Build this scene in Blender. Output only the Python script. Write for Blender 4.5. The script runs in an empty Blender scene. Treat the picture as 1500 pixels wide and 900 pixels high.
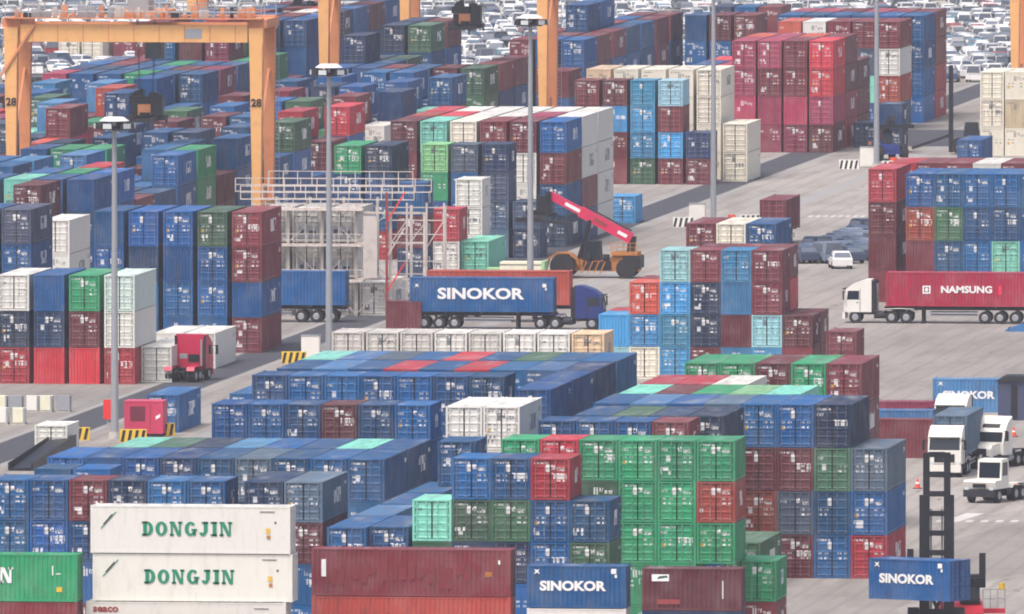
import bpy, math, random
import numpy as np
random.seed(7)
R = math.radians
scene = bpy.context.scene
# ------------------------------------------------------------------ camera, sky, sun, exposure
FPX, CX, CY, W0 = 28000.0, 750.0, 450.0, 1500.0      # focal length in photo pixels
CAMH = 79.0
HORIZ, VPX = -893.0, 4200.0                          # horizon row and vanishing column of the yard's rows
TH = math.atan((CY - HORIZ) / FPX)
PSI = math.atan((VPX - CX) / FPX * math.cos(TH))
Fh = np.array([-math.sin(PSI), math.cos(PSI), 0.0]); Rt = np.array([math.cos(PSI), math.sin(PSI), 0.0])
Zu = np.array([0, 0, 1.0])
FW = Fh * math.cos(TH) - Zu * math.sin(TH); UP = Fh * math.sin(TH) + Zu * math.cos(TH)
CAM = np.array([0, 0, CAMH])
def G(x, y, z=0.0):
    """world point at height z seen at photo pixel x, y"""
    d = FW + (x - CX) / FPX * Rt - (y - CY) / FPX * UP
    t = (z - CAMH) / d[2]
    return CAM + d * t
def PX(p):
    v = np.asarray(p, float) - CAM
    w = v @ FW
    return CX + FPX * (v @ Rt) / w, CY - FPX * (v @ UP) / w, w
cd = bpy.data.cameras.new('camera'); cam = bpy.data.objects.new('camera', cd); scene.collection.objects.link(cam)
cam.location = CAM; cam.rotation_euler = (R(90) - TH, 0, PSI)
cd.sensor_width = 36.0; cd.lens = 36.0 * FPX / W0; cd.clip_start = 5.0; cd.clip_end = 9000.0
scene.camera = cam
world = bpy.data.worlds.new('World'); scene.world = world; world.use_nodes = True
nt = world.node_tree; bg = nt.nodes['Background']
sky = nt.nodes.new('ShaderNodeTexSky'); sky.sky_type = 'NISHITA'; sky.sun_disc = False
SUN_EL, SUN_AZ = R(63), R(205)            # azimuth clockwise from +Y: behind the camera, a little to the left
sky.sun_elevation = SUN_EL; sky.sun_rotation = SUN_AZ; sky.air_density = 0.8; sky.dust_density = 6.5; sky.ozone_density = 0.6
nt.links.new(sky.outputs[0], bg.inputs[0]); bg.inputs[1].default_value = 0.15
sd = bpy.data.lights.new('sun', 'SUN'); sun = bpy.data.objects.new('sun', sd); scene.collection.objects.link(sun)
sd.energy = 1.45; sd.angle = R(20); sd.color = (1.0, 0.96, 0.92)
sun.rotation_euler = (R(90) - SUN_EL, 0, math.pi - SUN_AZ); sun.location = (0, 1500, 300)
vs = scene.view_settings; vs.view_transform = 'Standard'; vs.look = 'None'; vs.gamma = 1.0; vs.use_curve_mapping = False
vs.exposure = 0.36
cy = scene.cycles; cy.use_denoising = True; cy.max_bounces = 6; cy.diffuse_bounces = 3; cy.glossy_bounces = 2; cy.volume_bounces = 1
cy.sample_clamp_indirect = 5.0; cy.filter_width = 1.9
COL = scene.collection
HAZE = 5.6e-5

# ------------------------------------------------------------------ materials
def srgb(r, g, b):
    f = lambda c: ((c / 255 + 0.055) / 1.055) ** 2.4 if c > 10 else c / 255 / 12.92
    return (f(r), f(g), f(b))
class NT:
    def __init__(s, name):
        s.m = bpy.data.materials.new(name); s.m.use_nodes = True; s.t = s.m.node_tree
        s.b = s.t.nodes['Principled BSDF']
    def n(s, typ, **kw):
        o = s.t.nodes.new(typ)
        for k, v in kw.items(): setattr(o, k, v)
        return o
    def l(s, a, b): s.t.links.new(a, b)
    def put(s, sock, v):
        if isinstance(v, bpy.types.NodeSocket): s.l(v, sock)
        else: sock.default_value = v
    def math(s, op, a, b=0.0, c=None):
        o = s.n('ShaderNodeMath', operation=op); s.put(o.inputs[0], a); s.put(o.inputs[1], b)
        if c is not None: s.put(o.inputs[2], c)
        return o.outputs[0]
    def mix(s, f, a, b, mode='MIX'):
        o = s.n('ShaderNodeMix', data_type='RGBA', blend_type=mode)
        s.put(o.inputs[0], f)
        for i, v in ((6, a), (7, b)):
            s.put(o.inputs[i], v if isinstance(v, bpy.types.NodeSocket) else (*v[:3], 1))
        return o.outputs[2]
    def noise(s, vec, scale, detail=3.0, rough=0.55):
        o = s.n('ShaderNodeTexNoise'); o.inputs['Scale'].default_value = scale; o.inputs['Detail'].default_value = detail
        o.inputs['Roughness'].default_value = rough
        if vec is not None: s.l(vec, o.inputs['Vector'])
        return o.outputs['Fac']
    def ramp(s, f, a, b):
        o = s.n('ShaderNodeMapRange', interpolation_type='SMOOTHSTEP'); s.put(o.inputs[0], f); o.inputs[1].default_value = a; o.inputs[2].default_value = b
        return o.outputs[0]
def between(k, v, a, b):
    return k.math('MULTIPLY', k.math('GREATER_THAN', v, a), k.math('LESS_THAN', v, b))
def paint_material(name, joined):
    """container paint: colour from the object (or the mesh attribute), faded, dirty, with stencilled marks on doors and sides"""
    k = NT(name)
    if joined:
        a = k.n('ShaderNodeAttribute', attribute_type='GEOMETRY', attribute_name='paint'); col, seed = a.outputs['Color'], a.outputs['Alpha']
    else:
        a = k.n('ShaderNodeObjectInfo'); col, seed = a.outputs['Color'], a.outputs['Alpha']
    geo = k.n('ShaderNodeNewGeometry'); pos = geo.outputs['Position']
    mp = k.n('ShaderNodeMapping'); k.l(pos, mp.inputs[0]); mp.inputs['Scale'].default_value = (1, 1, .22)
    st = k.noise(mp.outputs[0], 2.3, 5, .65)
    big = k.noise(pos, .55, 3)
    rust = k.ramp(k.noise(pos, 2.7, 7, .72), .59, .74)
    c1 = k.mix(k.math('MULTIPLY', k.ramp(big, .35, .75), .38), col, k.mix(.5, k.mix(1.0, col, (1.7, 1.7, 1.65), 'MULTIPLY'), (.30, .30, .30)))
    c2 = k.mix(k.math('MULTIPLY', k.ramp(st, .46, .78), .5), c1, (.09, .065, .055))
    c3 = k.mix(k.math('MULTIPLY', rust, .62), c2, (.13, .05, .025))
    lum0 = k.n('ShaderNodeRGBToBW'); k.l(col, lum0.inputs[0])
    c3 = k.mix(k.ramp(lum0.outputs[0], .35, .75), c3, k.mix(.72, c3, col))
    uv = k.n('ShaderNodeUVMap', uv_map='print'); sp = k.n('ShaderNodeSeparateXYZ'); k.l(uv.outputs[0], sp.inputs[0])
    u, v = sp.outputs[0], sp.outputs[1]
    def hsh(o):
        w = k.n('ShaderNodeTexWhiteNoise', noise_dimensions='1D'); k.put(w.inputs['W'], k.math('ADD', k.math('MULTIPLY', seed, 917.3), o)); return w.outputs[0]
    def cells(nu, nv, o):
        cx = k.n('ShaderNodeCombineXYZ')
        k.l(k.math('FLOOR', k.math('MULTIPLY', u, nu)), cx.inputs[0]); k.l(k.math('FLOOR', k.math('MULTIPLY', v, nv)), cx.inputs[1])
        k.l(k.math('ADD', k.math('MULTIPLY', seed, 531.7), o), cx.inputs[2])
        w = k.n('ShaderNodeTexWhiteNoise', noise_dimensions='3D'); k.l(cx.outputs[0], w.inputs['Vector']); return w.outputs[0]
    h1, h2, h3, h4 = hsh(.1), hsh(1.7), hsh(3.3), hsh(5.9)
    rect = lambda a, b, c, d: k.math('MULTIPLY', between(k, u, a, b), between(k, v, c, d))
    roof = k.math('GREATER_THAN', u, 3.5)
    mr = k.n('ShaderNodeMapping'); k.l(pos, mr.inputs[0]); mr.inputs['Scale'].default_value = (1, .18, 1)
    c3 = k.mix(k.math('MULTIPLY', roof, k.math('MULTIPLY', k.ramp(k.noise(mr.outputs[0], 1.3, 5, .65), .42, .68), .45)), c3, (.13, .115, .105))
    c3 = k.mix(k.math('MULTIPLY', roof, k.math('MULTIPLY', k.ramp(k.noise(mr.outputs[0], .7, 4, .6), .5, .75), .35)), c3, (.42, .43, .44))
    ok = k.math('LESS_THAN', seed, 1.5)
    marks = None
    def add(m):
        nonlocal marks
        marks = m if marks is None else k.math('MAXIMUM', marks, m)
    # doors: one white plate, number lines, small stencils in rows
    AND = lambda *q: q[0] if len(q) == 1 else k.math('MULTIPLY', q[0], AND(*q[1:]))
    gt = lambda a, b: k.math('GREATER_THAN', a, b)
    fr = lambda a, n, o=0.0: k.math('FRACT', k.math('MULTIPLY_ADD', a, n, o))
    add(AND(rect(.376, .484, .67, .85), gt(h1, .33)))
    add(AND(rect(.08, .26, .73, .79), gt(cells(64, 40, 1), .35), k.math('LESS_THAN', h1, .36)))
    add(AND(rect(.525, .622, .73, .84), gt(h2, .2), gt(cells(30, 20, 9), .25)))
    add(AND(rect(.66, .86, .69, .78), gt(h2, .2), gt(cells(60, 34, 2), .4)))
    rows = AND(k.math('LESS_THAN', fr(v, 9.0), .42), k.math('LESS_THAN', fr(u, 5.6, .4), .62), gt(cells(70, 9, 3), .3))
    add(AND(rect(.60, .91, .38, .66), rows, gt(h3, .25)))
    add(AND(rect(.12, .46, .44, .60), rows, gt(h4, .55)))
    h5, h6 = hsh(7.7), hsh(9.1)
    add(AND(rect(.54, .93, .50, .64), gt(cells(26, 8, 11), .35), gt(h5, .78)))
    add(AND(rect(.07, .34, .16, .34), gt(cells(18, 8, 12), .4), gt(h6, .8)))
    add(AND(rect(.07, .46, .86, .91), gt(cells(70, 30, 13), .4), gt(h5, .45)))
    add(AND(rect(.22, .33, .48, .62), gt(h6, .62), k.math('LESS_THAN', h1, .5)))
    # sides: block logo near the far end, number near the door end, sometimes
    add(AND(rect(2.46, 2.74, .32, .72), gt(cells(32, 6, 5), .27), gt(h3, .45)))
    add(AND(rect(2.88, 2.96, .72, .84), gt(cells(90, 20, 6), .45), gt(h4, .35)))
    marks = k.math('MULTIPLY', marks, ok)
    yel = k.math('MULTIPLY', k.math('MULTIPLY', rect(.10, .20, .40, .50), k.math('GREATER_THAN', h4, .72)), ok)
    lum = k.n('ShaderNodeRGBToBW'); k.l(col, lum.inputs[0])
    ink = k.mix(k.math('GREATER_THAN', lum.outputs[0], .45), (.80, .80, .80), (.12, .14, .17))
    c4 = k.mix(k.math('MULTIPLY', marks, .82), c3, ink)
    c5 = k.mix(k.math('MULTIPLY', yel, .9), c4, (.60, .36, .05))
    k.l(c5, k.b.inputs['Base Color']); k.b.inputs['Roughness'].default_value = .55; k.b.inputs['Specular IOR Level'].default_value = .3
    if joined:   # far boxes: the pressed ribs as relief
        wv = k.math('SINE', k.math('MULTIPLY', k.math('ADD', k.n('ShaderNodeSeparateXYZ').outputs[0], 0.0), 1.0))
        sx = k.n('ShaderNodeSeparateXYZ'); k.l(pos, sx.inputs[0])
        wv = k.math('SINE', k.math('MULTIPLY', sx.outputs[1], 22.4))
        bp = k.n('ShaderNodeBump'); bp.inputs['Strength'].default_value = .6; bp.inputs['Distance'].default_value = .03
        k.l(wv, bp.inputs['Height']); k.l(bp.outputs[0], k.b.inputs['Normal'])
    return k.m
MAT = {}
def plain(name, rgb, rough=.6, metal=0.0, var=.25, scale=1.5, dirt=(.10, .09, .08), spec=.4):
    if name in MAT: return MAT[name]
    k = NT(name); geo = k.n('ShaderNodeNewGeometry')
    f = k.ramp(k.noise(geo.outputs['Position'], scale, 5, .65), .45, .8)
    k.l(k.mix(k.math('MULTIPLY', f, var), srgb(*rgb), dirt), k.b.inputs['Base Color'])
    k.b.inputs['Roughness'].default_value = rough; k.b.inputs['Metallic'].default_value = metal; k.b.inputs['Specular IOR Level'].default_value = spec
    MAT[name] = k.m
    return k.m
PAINT = paint_material('container_paint', False); PAINTJ = paint_material('container_paint_joined', True)
TYRE = plain('tyre_rubber', (42, 42, 46), .9, 0, .4, 4, (.06, .055, .05)); DARK = plain('dark_steel', (44, 47, 56), .6, .2, .3)
BLACKP = plain('black_machine_paint', (26, 28, 38), .5, 0, .2); GLASS = plain('dark_glass', (32, 40, 52), .12, 0, .1, 2, (.03, .04, .05), .6)
WHITEP = plain('white_vehicle_paint', (236, 234, 228), .35, 0, .18, 1.2, (.4, .38, .35)); STEEL = plain('galvanised_steel', (170, 174, 180), .45, .4, .3, 2, (.25, .24, .23))
ORANGE = plain('crane_orange', (240, 182, 116), .55, 0, .3, .9, (.42, .18, .10)); ORANGE2 = plain('crane_orange_worn', (222, 146, 98), .6, 0, .4, .5, (.35, .12, .07))
REDP = plain('red_machine_paint', (200, 40, 62), .45); PINKP = plain('pink_red_boom_paint', (212, 42, 90), .5, 0, .25, 1.2); NAVYP = plain('navy_vehicle_paint', (34, 52, 118), .35, 0, .12)
AMBER = plain('orange_machine_paint', (188, 122, 62), .6, 0, .75, 1.6, (.05, .03, .02)); WHITEMARK = plain('white_lettering', (240, 241, 242), .6, 0, .08)
GREENMARK = plain('green_lettering', (28, 138, 106), .6, 0, .1); RUSTMARK = plain('rust_red_lettering', (150, 60, 60), .6, 0, .2); GREYMARK = plain('grey_lettering', (70, 74, 80), .6, 0, .2)
RACKP = plain('rack_white_steel', (206, 198, 192), .7, 0, .7, 1.3, (.30, .22, .18)); CONC = plain('concrete_block', (186, 182, 176), .9, 0, .4, 1.2, (.22, .2, .18))
YELLOWP = plain('yellow_paint', (226, 186, 60), .6); BLACKM = plain('black_marking', (30, 30, 34), .7); REDSIGN = plain('red_sign', (232, 52, 50), .6, 0, .1)
CREAMP = plain('cream_cabin_paint', (232, 230, 206), .6, 0, .2); LIMEP = plain('pale_green_paint', (160, 206, 150), .6, 0, .2); LAMPG = plain('lamp_lens', (206, 212, 214), .3, 0, .1)
ASPH = plain('dark_asphalt', (68, 70, 78), .9, 0, .4, .12, (.09, .09, .095)); ROADMARK = plain('road_marking', (205, 203, 198), .8, 0, .5, 1.0, (.3, .29, .28))
ORNG = plain('cone_orange', (232, 84, 50), .6); GREYBOX = plain('grey_van_paint', (120, 124, 134), .5); LTGREY = plain('lane_grey', (150, 149, 150), .9, 0, .5, .15, (.22, .215, .21))

# ------------------------------------------------------------------ mesh builder
class M:
    def __init__(s): s.v = []; s.f = []; s.uv = {}; s.mi = {}; s.cur = 0
    def face(s, idx, uv=None):
        if uv is not None: s.uv[len(s.f)] = uv
        if s.cur: s.mi[len(s.f)] = s.cur
        s.f.append(tuple(idx))
    def quad(s, a, b, c, d, uv=None):
        n = len(s.v); s.v += [tuple(a), tuple(b), tuple(c), tuple(d)]; s.face((n, n + 1, n + 2, n + 3), uv)
    def box(s, x0, y0, z0, x1, y1, z1):
        n = len(s.v)
        s.v += [(x0, y0, z0), (x1, y0, z0), (x1, y1, z0), (x0, y1, z0), (x0, y0, z1), (x1, y0, z1), (x1, y1, z1), (x0, y1, z1)]
        for f in ((0, 3, 2, 1), (4, 5, 6, 7), (0, 1, 5, 4), (1, 2, 6, 5), (2, 3, 7, 6), (3, 0, 4, 7)): s.face([n + i for i in f])
        return s
    def frustum(s, x0, y0, x1, y1, z0, X0, Y0, X1, Y1, z1):
        n = len(s.v)
        s.v += [(x0, y0, z0), (x1, y0, z0), (x1, y1, z0), (x0, y1, z0), (X0, Y0, z1), (X1, Y0, z1), (X1, Y1, z1), (X0, Y1, z1)]
        for f in ((0, 3, 2, 1), (4, 5, 6, 7), (0, 1, 5, 4), (1, 2, 6, 5), (2, 3, 7, 6), (3, 0, 4, 7)): s.face([n + i for i in f])
        return s
    def tube(s, p, q, r, n=8, r2=None, caps=True):
        p = np.array(p, float); q = np.array(q, float); d = q - p; d /= np.linalg.norm(d)
        a = np.cross(d, [0, 0, 1]) if abs(d[2]) < .9 else np.cross(d, [1, 0, 0]); a /= np.linalg.norm(a); b = np.cross(d, a)
        r2 = r if r2 is None else r2; k = len(s.v)
        for c, rr in ((p, r), (q, r2)):
            for i in range(n):
                t = 2 * math.pi * i / n; s.v.append(tuple(c + rr * (math.cos(t) * a + math.sin(t) * b)))
        for i in range(n): s.face((k + i, k + (i + 1) % n, k + n + (i + 1) % n, k + n + i))
        if caps: s.face([k + i for i in range(n)][::-1]); s.face([k + n + i for i in range(n)])
        return s
    def beam(s, p, q, w, h=None):
        h = h or w
        p = np.array(p, float); q = np.array(q, float); d = q - p; d /= np.linalg.norm(d)
        a = np.cross(d, [0, 0, 1]) if abs(d[2]) < .98 else np.array([1.0, 0, 0]); a /= np.linalg.norm(a); b = np.cross(a, d)
        k = len(s.v)
        for c in (p, q):
            for i, j in ((-1, -1), (1, -1), (1, 1), (-1, 1)): s.v.append(tuple(c + a * i * w / 2 + b * j * h / 2))
        for f in ((0, 3, 2, 1), (4, 5, 6, 7), (0, 1, 5, 4), (1, 2, 6, 5), (2, 3, 7, 6), (3, 0, 4, 7)): s.face([k + i for i in f])
        return s
    def prism(s, prof, y0, y1, y0b=None, y1b=None):
        """profile of (x, z) points swept along y"""
        n = len(prof); k = len(s.v)
        s.v += [(x, y0, z) for x, z in prof] + [(x, y1, z) for x, z in prof]
        s.face([k + i for i in range(n)]); s.face([k + n + i for i in range(n)][::-1])
        for i in range(n): s.face((k + i, k + n + i, k + n + (i + 1) % n, k + (i + 1) % n))
        return s
    def mesh(s, name, mats=()):
        me = bpy.data.meshes.new(name); me.from_pydata(s.v, [], s.f)
        if s.uv:
            lay = me.uv_layers.new(name='print'); data = np.full((len(me.loops), 2), -5.0, np.float32)
            for p in me.polygons:
                if p.index in s.uv:
                    for j, li in enumerate(p.loop_indices): data[li] = s.uv[p.index][j]
            lay.data.foreach_set('uv', data.ravel())
        for m in mats: me.materials.append(m)
        if s.mi:
            for i, m in s.mi.items(): me.polygons[i].material_index = m
        return me
def link(name, data, parent=None, loc=None, rz=None, mat=None, color=None):
    o = bpy.data.objects.new(name, data); COL.objects.link(o)
    if parent is not None: o.parent = parent
    if loc is not None: o.location = loc
    if rz is not None: o.rotation_euler = (0, 0, rz)
    if mat is not None and data is not None and not data.materials: data.materials.append(mat)
    if color is not None: o.color = color
    return o
def part(name, m, mat, parent, loc=None, rz=None): return link(name, m.mesh(name), parent, loc, rz, mat)
USED = {}
def tag(o, label, cat=None, group=None, kind=None):
    o['label'] = label
    if cat: o['category'] = cat
    if group: o['group'] = group
    if kind: o['kind'] = kind
    return o
def thing(name, label, cat, loc, rz=0.0, group=None):
    return tag(link(name, None, None, loc, rz), label, cat, group)
def flat_text(txt, size, mat, name='lettering', bold=.0, sx=1.0, parent=None):
    """one part per letter is not needed: the word is one flat print; returned centred, in the local XZ plane facing -Y"""
    c = bpy.data.curves.new(name, 'FONT'); c.body = txt; c.size = size; c.offset = bold; c.align_x = 'CENTER'; c.align_y = 'CENTER'; c.extrude = .004; c.resolution_u = 3
    o = bpy.data.objects.new(name, c); COL.objects.link(o); bpy.context.view_layer.update()
    me = bpy.data.meshes.new_from_object(o.evaluated_get(bpy.context.evaluated_depsgraph_get())); bpy.data.objects.remove(o)
    me.materials.clear(); me.materials.append(mat)
    n = len(me.vertices); co = np.empty(n * 3); me.vertices.foreach_get('co', co); co = co.reshape(n, 3)
    co = np.stack([co[:, 0] * sx, -co[:, 2], co[:, 1]], 1); me.vertices.foreach_set('co', co.ravel()); me.update()
    return me
# ------------------------------------------------------------------ shipping containers
ORD = 'first second third fourth fifth sixth seventh eighth ninth tenth eleventh twelfth thirteenth fourteenth fifteenth sixteenth seventeenth eighteenth nineteenth'.split()
for _t in ('twent', 'thirt', 'fort', 'fift'): ORD += [_t + 'ieth'] + [_t + 'y-' + w for w in ORD[:9]]
PAL = {'b': ('royal blue', (10, 84, 140)), 'n': ('navy', (20, 54, 92)), 's': ('slate grey', (76, 96, 122)), 'm': ('maroon', (112, 44, 54)), 'r': ('red', (186, 50, 66)),
       'p': ('crimson', (150, 54, 82)), 'o': ('orange red', (182, 76, 62)), 'w': ('white', (222, 221, 215)), 'e': ('cream', (228, 222, 206)), 'g': ('green', (40, 148, 102)),
       'k': ('dark green', (62, 104, 78)), 't': ('mint', (126, 206, 186)), 'c': ('sky blue', (58, 138, 188)), 'l': ('pale cyan', (146, 194, 204)), 'y': ('light green', (128, 196, 138)),
       'q': ('rust stained cream', (214, 186, 160)), 'j': ('bright crimson', (188, 38, 76)), 'i': ('pale mint white', (200, 220, 214)), 'd': ('dirty white', (200, 198, 192)), 'x': ('steel blue', (70, 122, 170))}
CW = 2.438
SPECS = []     # every box: centre x, y, z, length, height, turned, colour, description, column, tier ...
def spec(x, y, z, L, H, turn, code, desc, colno, ncol, tdown, ntier, extra=None, rz=None, seed=None, label=None):
    d = dict(x=x, y=y, z=z, L=L, H=H, turn=turn, code=code, desc=desc, col=colno, ncol=ncol, tdown=tdown, ntier=ntier, extra=extra, label=label)
    SPECS.append(d); return d
def ROW(desc, x, y, L, h, cols, pitch=2.46, nz=None, dy=0.0, at=None, bay=None, px_only=None):
    """a row of stacks whose door ends face the camera; x, y = photo pixel of the left front top corner; cols listed top to bottom"""
    cols = cols.split()
    n = nz if nz is not None else max(len(c) for c in cols)
    p = G(x, y, n * h) if at is None else np.array(at, float)
    for i, c in enumerate(cols):
        c = c.replace('.', '')
        for t, ch in enumerate(c):
            if ch == '-': continue
            lev = len(c) - 1 - t
            spec(p[0] + i * pitch + CW / 2, p[1] + dy + L / 2, lev * h, L, h - .012, 0, ch, desc, i, len(cols), sum(1 for q in c[:t] if q != '-'), len(c.replace('-', '')))
    return p
L40, L20, HC, SD = 12.192, 6.058, 2.905, 2.60
# --- nearest rows, bottom of the photo (boxes lying crosswise are placed in SIDE)
def SIDE(desc, xr, y, L, h, codes, nz=None, off=None, extras=None, labels=None):
    n = nz or len(codes); p = G(xr, y, n * h); out = []
    for t, ch in enumerate(codes):
        if ch == '-': continue
        ox = off[t] if off else 0.0
        out.append(spec(p[0] - L / 2 + ox, p[1] + CW / 2 + (off[t] * .6 if off else 0), (len(codes) - 1 - t) * h, L, h - .012, 1, ch, desc, 0, 1, t, len(codes), extras[t] if extras else None, label=labels[t] if labels else None))
    return p
SIDE('front row', 425, 742, L40, HC, 'wwww', off=[0, .12, -.25, 0], extras=['dongjin', 'dongjin', 'seaco', None],
     labels=['top white box with green serif lettering, lying crosswise in front', 'second white box with green serif lettering, under the top one', 'white box with small dark red lettering below the green lettered pair', None])
SIDE('front row', 113, 812, L40, HC, 'gmb', extras=['letter_n', 'plain', None], labels=['bright green box with a white letter at the left bottom edge', 'dark red box under the bright green lettered one', None])
SIDE('front row', 748, 805, L40, HC, 'mob', extras=['patched', 'plain', None], labels=['long maroon box with repainted red patches, lying crosswise in front', 'orange red box beneath the patched maroon box, bottom edge', None])
SIDE('front row', 917, 829, L20, SD, 'bws', extras=['sinokor20', 'plain', None], labels=['short blue box with white lettering beside a green stack, bottom centre', 'white box under the short blue lettered one, bottom edge', None])
SIDE('front row', 1086, 833, L20, SD, 'mns', extras=['tankmark', 'plain', None], labels=['short maroon box with a white plate, in front of the green stack', 'navy box under the short maroon one, bottom edge', None])
ROW('right end of the front row', 1081, 821, L20, SD, 'gm')
ROW('in front of the orange stack', 1058, 794, L40, HC, 'km')
# --- near left block
ROW('front left, behind lettered white boxes', -14, 702, L20, SD, 'bbnb bbbb mbbm nbbb bbmb bbbb', 2.5)
ROW('behind the patched maroon box, left', 358, 705, L40, SD, 'nbmb smbb', 2.52)
ROW('low roofs at left edge', 50, 686, L20, HC, 'bbb bbb', 2.56)
pN2 = ROW('second blue wall, near row', 69, 669, L40, HC, 'bbb bbb bnb nbb bbn snb bbb bbb bbm', 2.5)
ROW('second blue wall, far row', 0, 0, L40, HC, '- tbb kbb nbb xbb bbb bbb tbb bbb', 2.5, at=(pN2[0], pN2[1] + 12.45, 0))
ROW('third blue wall, maroon one included', 310, 591, L20, SD, 'bbbb bbbb bbbb mbbb bbbb bbbb', 2.5)
ROW('left end of the fourth wall', 336, 576, L40, HC, 'bbb')
ROW('fourth blue wall', 369, 549, L20, HC, 'bbbb bbbb bbbb bbbb bbnb bbbb bbbb', 2.5)
pM = ROW('long blue wall with logos, front', 754, 570, L40, HC, 'bbbb')
ROW('long blue wall with logos, second', 0, 0, L40, HC, 'bbbb', at=(pM[0], pM[1] + 12.75, 0))
pM3 = ROW('long blue wall with logos, third', 0, 0, L40, HC, 'nbbb', at=(pM[0], pM[1] + 25.5, 0))
pM4 = ROW('long blue wall with logos, last', 0, 0, L40, HC, 'bbbb', at=(pM[0], pM[1] + 38.25, 0))
ROW('striped roofs, near row', 0, 0, L40, HC, 'bbbb xbbb bbbb rbbb bbbb rbbb bbbb xbbb', 2.46, at=(pM3[0] - 8 * 2.46, pM3[1], 0))
ROW('striped roofs, far row', 0, 0, L40, HC, 'tbbb xbbb sbbb bbbb rbbb bbbb kbbb bbbb', 2.46, at=(pM4[0] - 8 * 2.46, pM4[1], 0))
ROW('white pair in the blue yard', 653, 595, L40, HC, 'wwww wwww', 2.5)
ROW('lone blue stack beside white pair', 641, 646, L20, HC, 'bbbb')
ROW('beside the mint stack', 479, 772, L40, HC, 'bbb')
pQ = G(479, 772, 3 * HC)
for i, c in enumerate(('xbb', 'bbb', 'bbb')): ROW('low blue roofs, %s back' % ('second', 'third', 'fourth')[i], 0, 0, L40, HC, c, at=(pQ[0], pQ[1] + 12.6 * (i + 1), 0))
ROW('beside the mint stack', 541, 771, L40, HC, 'bbm')
ROW('centre front stacks', 604, 670, L20, SD, '-tkbb bknbb bknbb rbbnb -bkbb', 2.46, nz=5)
ROW('green stack, bottom centre', 734, 643, L20, SD, 'gkbbb rgbbb gkggg ggggg ggggk gogkg', 2.48)
# --- near right block
ROW('low blue fronts above the green', 788, 616, L20, HC, 'bbbb bbbb bbbb mbbb', 2.5)
pB0 = ROW('roofs behind the low blue fronts', 840, 608, L40, HC, 'bbbb kbbb nbbb nbbb', 2.5)
pB1 = ROW('right front stacks', 869, 590, L40, HC, 'bbbb xbbb bbbb sbbb bmob bmsm nkbb -sbr', 2.465)
ROW('green roofs on the right', 0, 0, L40, HC, 'tbbb mbbb gbbb ybbb tbbb -bbb', 2.465, at=(pB1[0] + 0.2, pB1[1] + 12.5, 0))
ROW('red and white roofs', 0, 0, L40, HC, 'rbbb rbbb wbbb', 2.465, at=(pB1[0] + 0.2, pB1[1] + 25.0, 0))
ROW('green and maroon row, right', 1003, 531, L40, HC, 'ggmb gggb mmbb gkgb mmmm', 2.47)
# --- white reefers mid
ROW('white row by the truck', 486, 486, L20, HC, 'dww dww dww www dww www www qww', 2.58)
# --- long block along the lane, left to far right
ROW('left stacks on red base', -2, 402, L40, HC, 'wnr bnr gmr iwr', 2.83)
ROW('beside the red tractor', 207, 507, L40, HC, 'w', nz=1)
ROW('low white boxes behind red tractor', 225, 487, L40, HC, 'w w', 2.6, nz=1)
ROW('left edge behind the red base', -46, 306, L40, HC, 'bsbb sbbb', 2.75)
ROW('white pair on the left', 60, 322, L40, HC, 'wwb')
ROW('tall blue stacks on the left', 138, 309, L40, HC, 'bbbb bnbb bbbb kbbb mmbm', 2.86)
ROW('behind steel rack', 706, 211, L20, SD, 'nsss --sn', 2.83, nz=4)
ROW('behind steel rack', 617, 211, L20, SD, 'ygbb sbbs', 2.75)
ROW('behind steel rack, left', 490, 213, L40, SD, 'gbmb nbbr', 2.83)
ROW('white stack behind steel rack', 667, 262, L20, SD, 'www')
ROW('red on white beside rack', 633, 306, L20, HC, 'rw')
ROW('beside the red box', 676, 353, L40, HC, 't')
ROW('blue box by the rack', 582, 268, L20, HC, 'bmn')
ROW('ground reefers by the rack', 472, 409, L40, HC, 'w', nz=1)
ROW('ground reefers by the rack', 527, 413, L40, HC, 'w', nz=1)
pMB = ROW('block behind the reach stacker', 572, 177, L40, HC, 'mmbb tsmb ebwm mbbm mwwm bmbn', 2.78)
ROW('second row above reach stacker', 0, 0, L40, HC, 'ombb rmmb wmbb wmbb pmbb wwmb', 2.78, at=(pMB[0], pMB[1] + 12.6, 0))
ROW('third row above reach stacker', 0, 0, L40, HC, 'rmbb wmmb wmbb wmbb wmbb wwww', 2.78, at=(pMB[0], pMB[1] + 25.2, 0))
ROW('sky blue and maroon stacks', 842, 117, L20, SD, 'mmmm mcmm ccck lmcm --nm', 2.79)
ROW('cream pair on the apron', 1059, 181, L40, HC, 'ee')
pCM = ROW('cream wall behind', 859, 101, L40, 2.76, 'qeee eeee eeee eeee eeee', 2.78)
ROW('cream wall behind', 0, 0, L40, 2.76, 'eeee', at=(pCM[0] + 4.4 * 2.46, pCM[1] + 0, 0)) if False else None
pRD = ROW('tall crimson stacks', 997, 59, L40, HC, '-bmp -rpp pppm pmpp mmpp rrpm', 2.69)
ROW('second crimson row', 0, 0, L40, HC, '-bmp -pbm ombp pmmp opmm mmrr', 2.69, at=(pRD[0], pRD[1] + 12.6, 0))
ROW('third crimson row', 0, 0, L40, HC, 'rmb pmb opm omb pmm mmm', 2.69, at=(pRD[0], pRD[1] + 25.2, 0))
ROW('far stacks left of the crimson', 1003, 22, L40, HC, 'bbb mbb mmb', 2.8)
ROW('far stacks left of the crimson, second line', 1040, 10, L40, HC, 'nbb bmb mbb', 2.8)
pR2 = ROW('maroon over white and orange', 1140, 31, L40, HC, 'obmm wbmm mbmm mstb mwob', 2.66)
pR3 = ROW('far blue row', 1139, 22, L40, HC, 'bbbb bbbb bbbb bbbb bbbb bbbb', 2.68)
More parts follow.
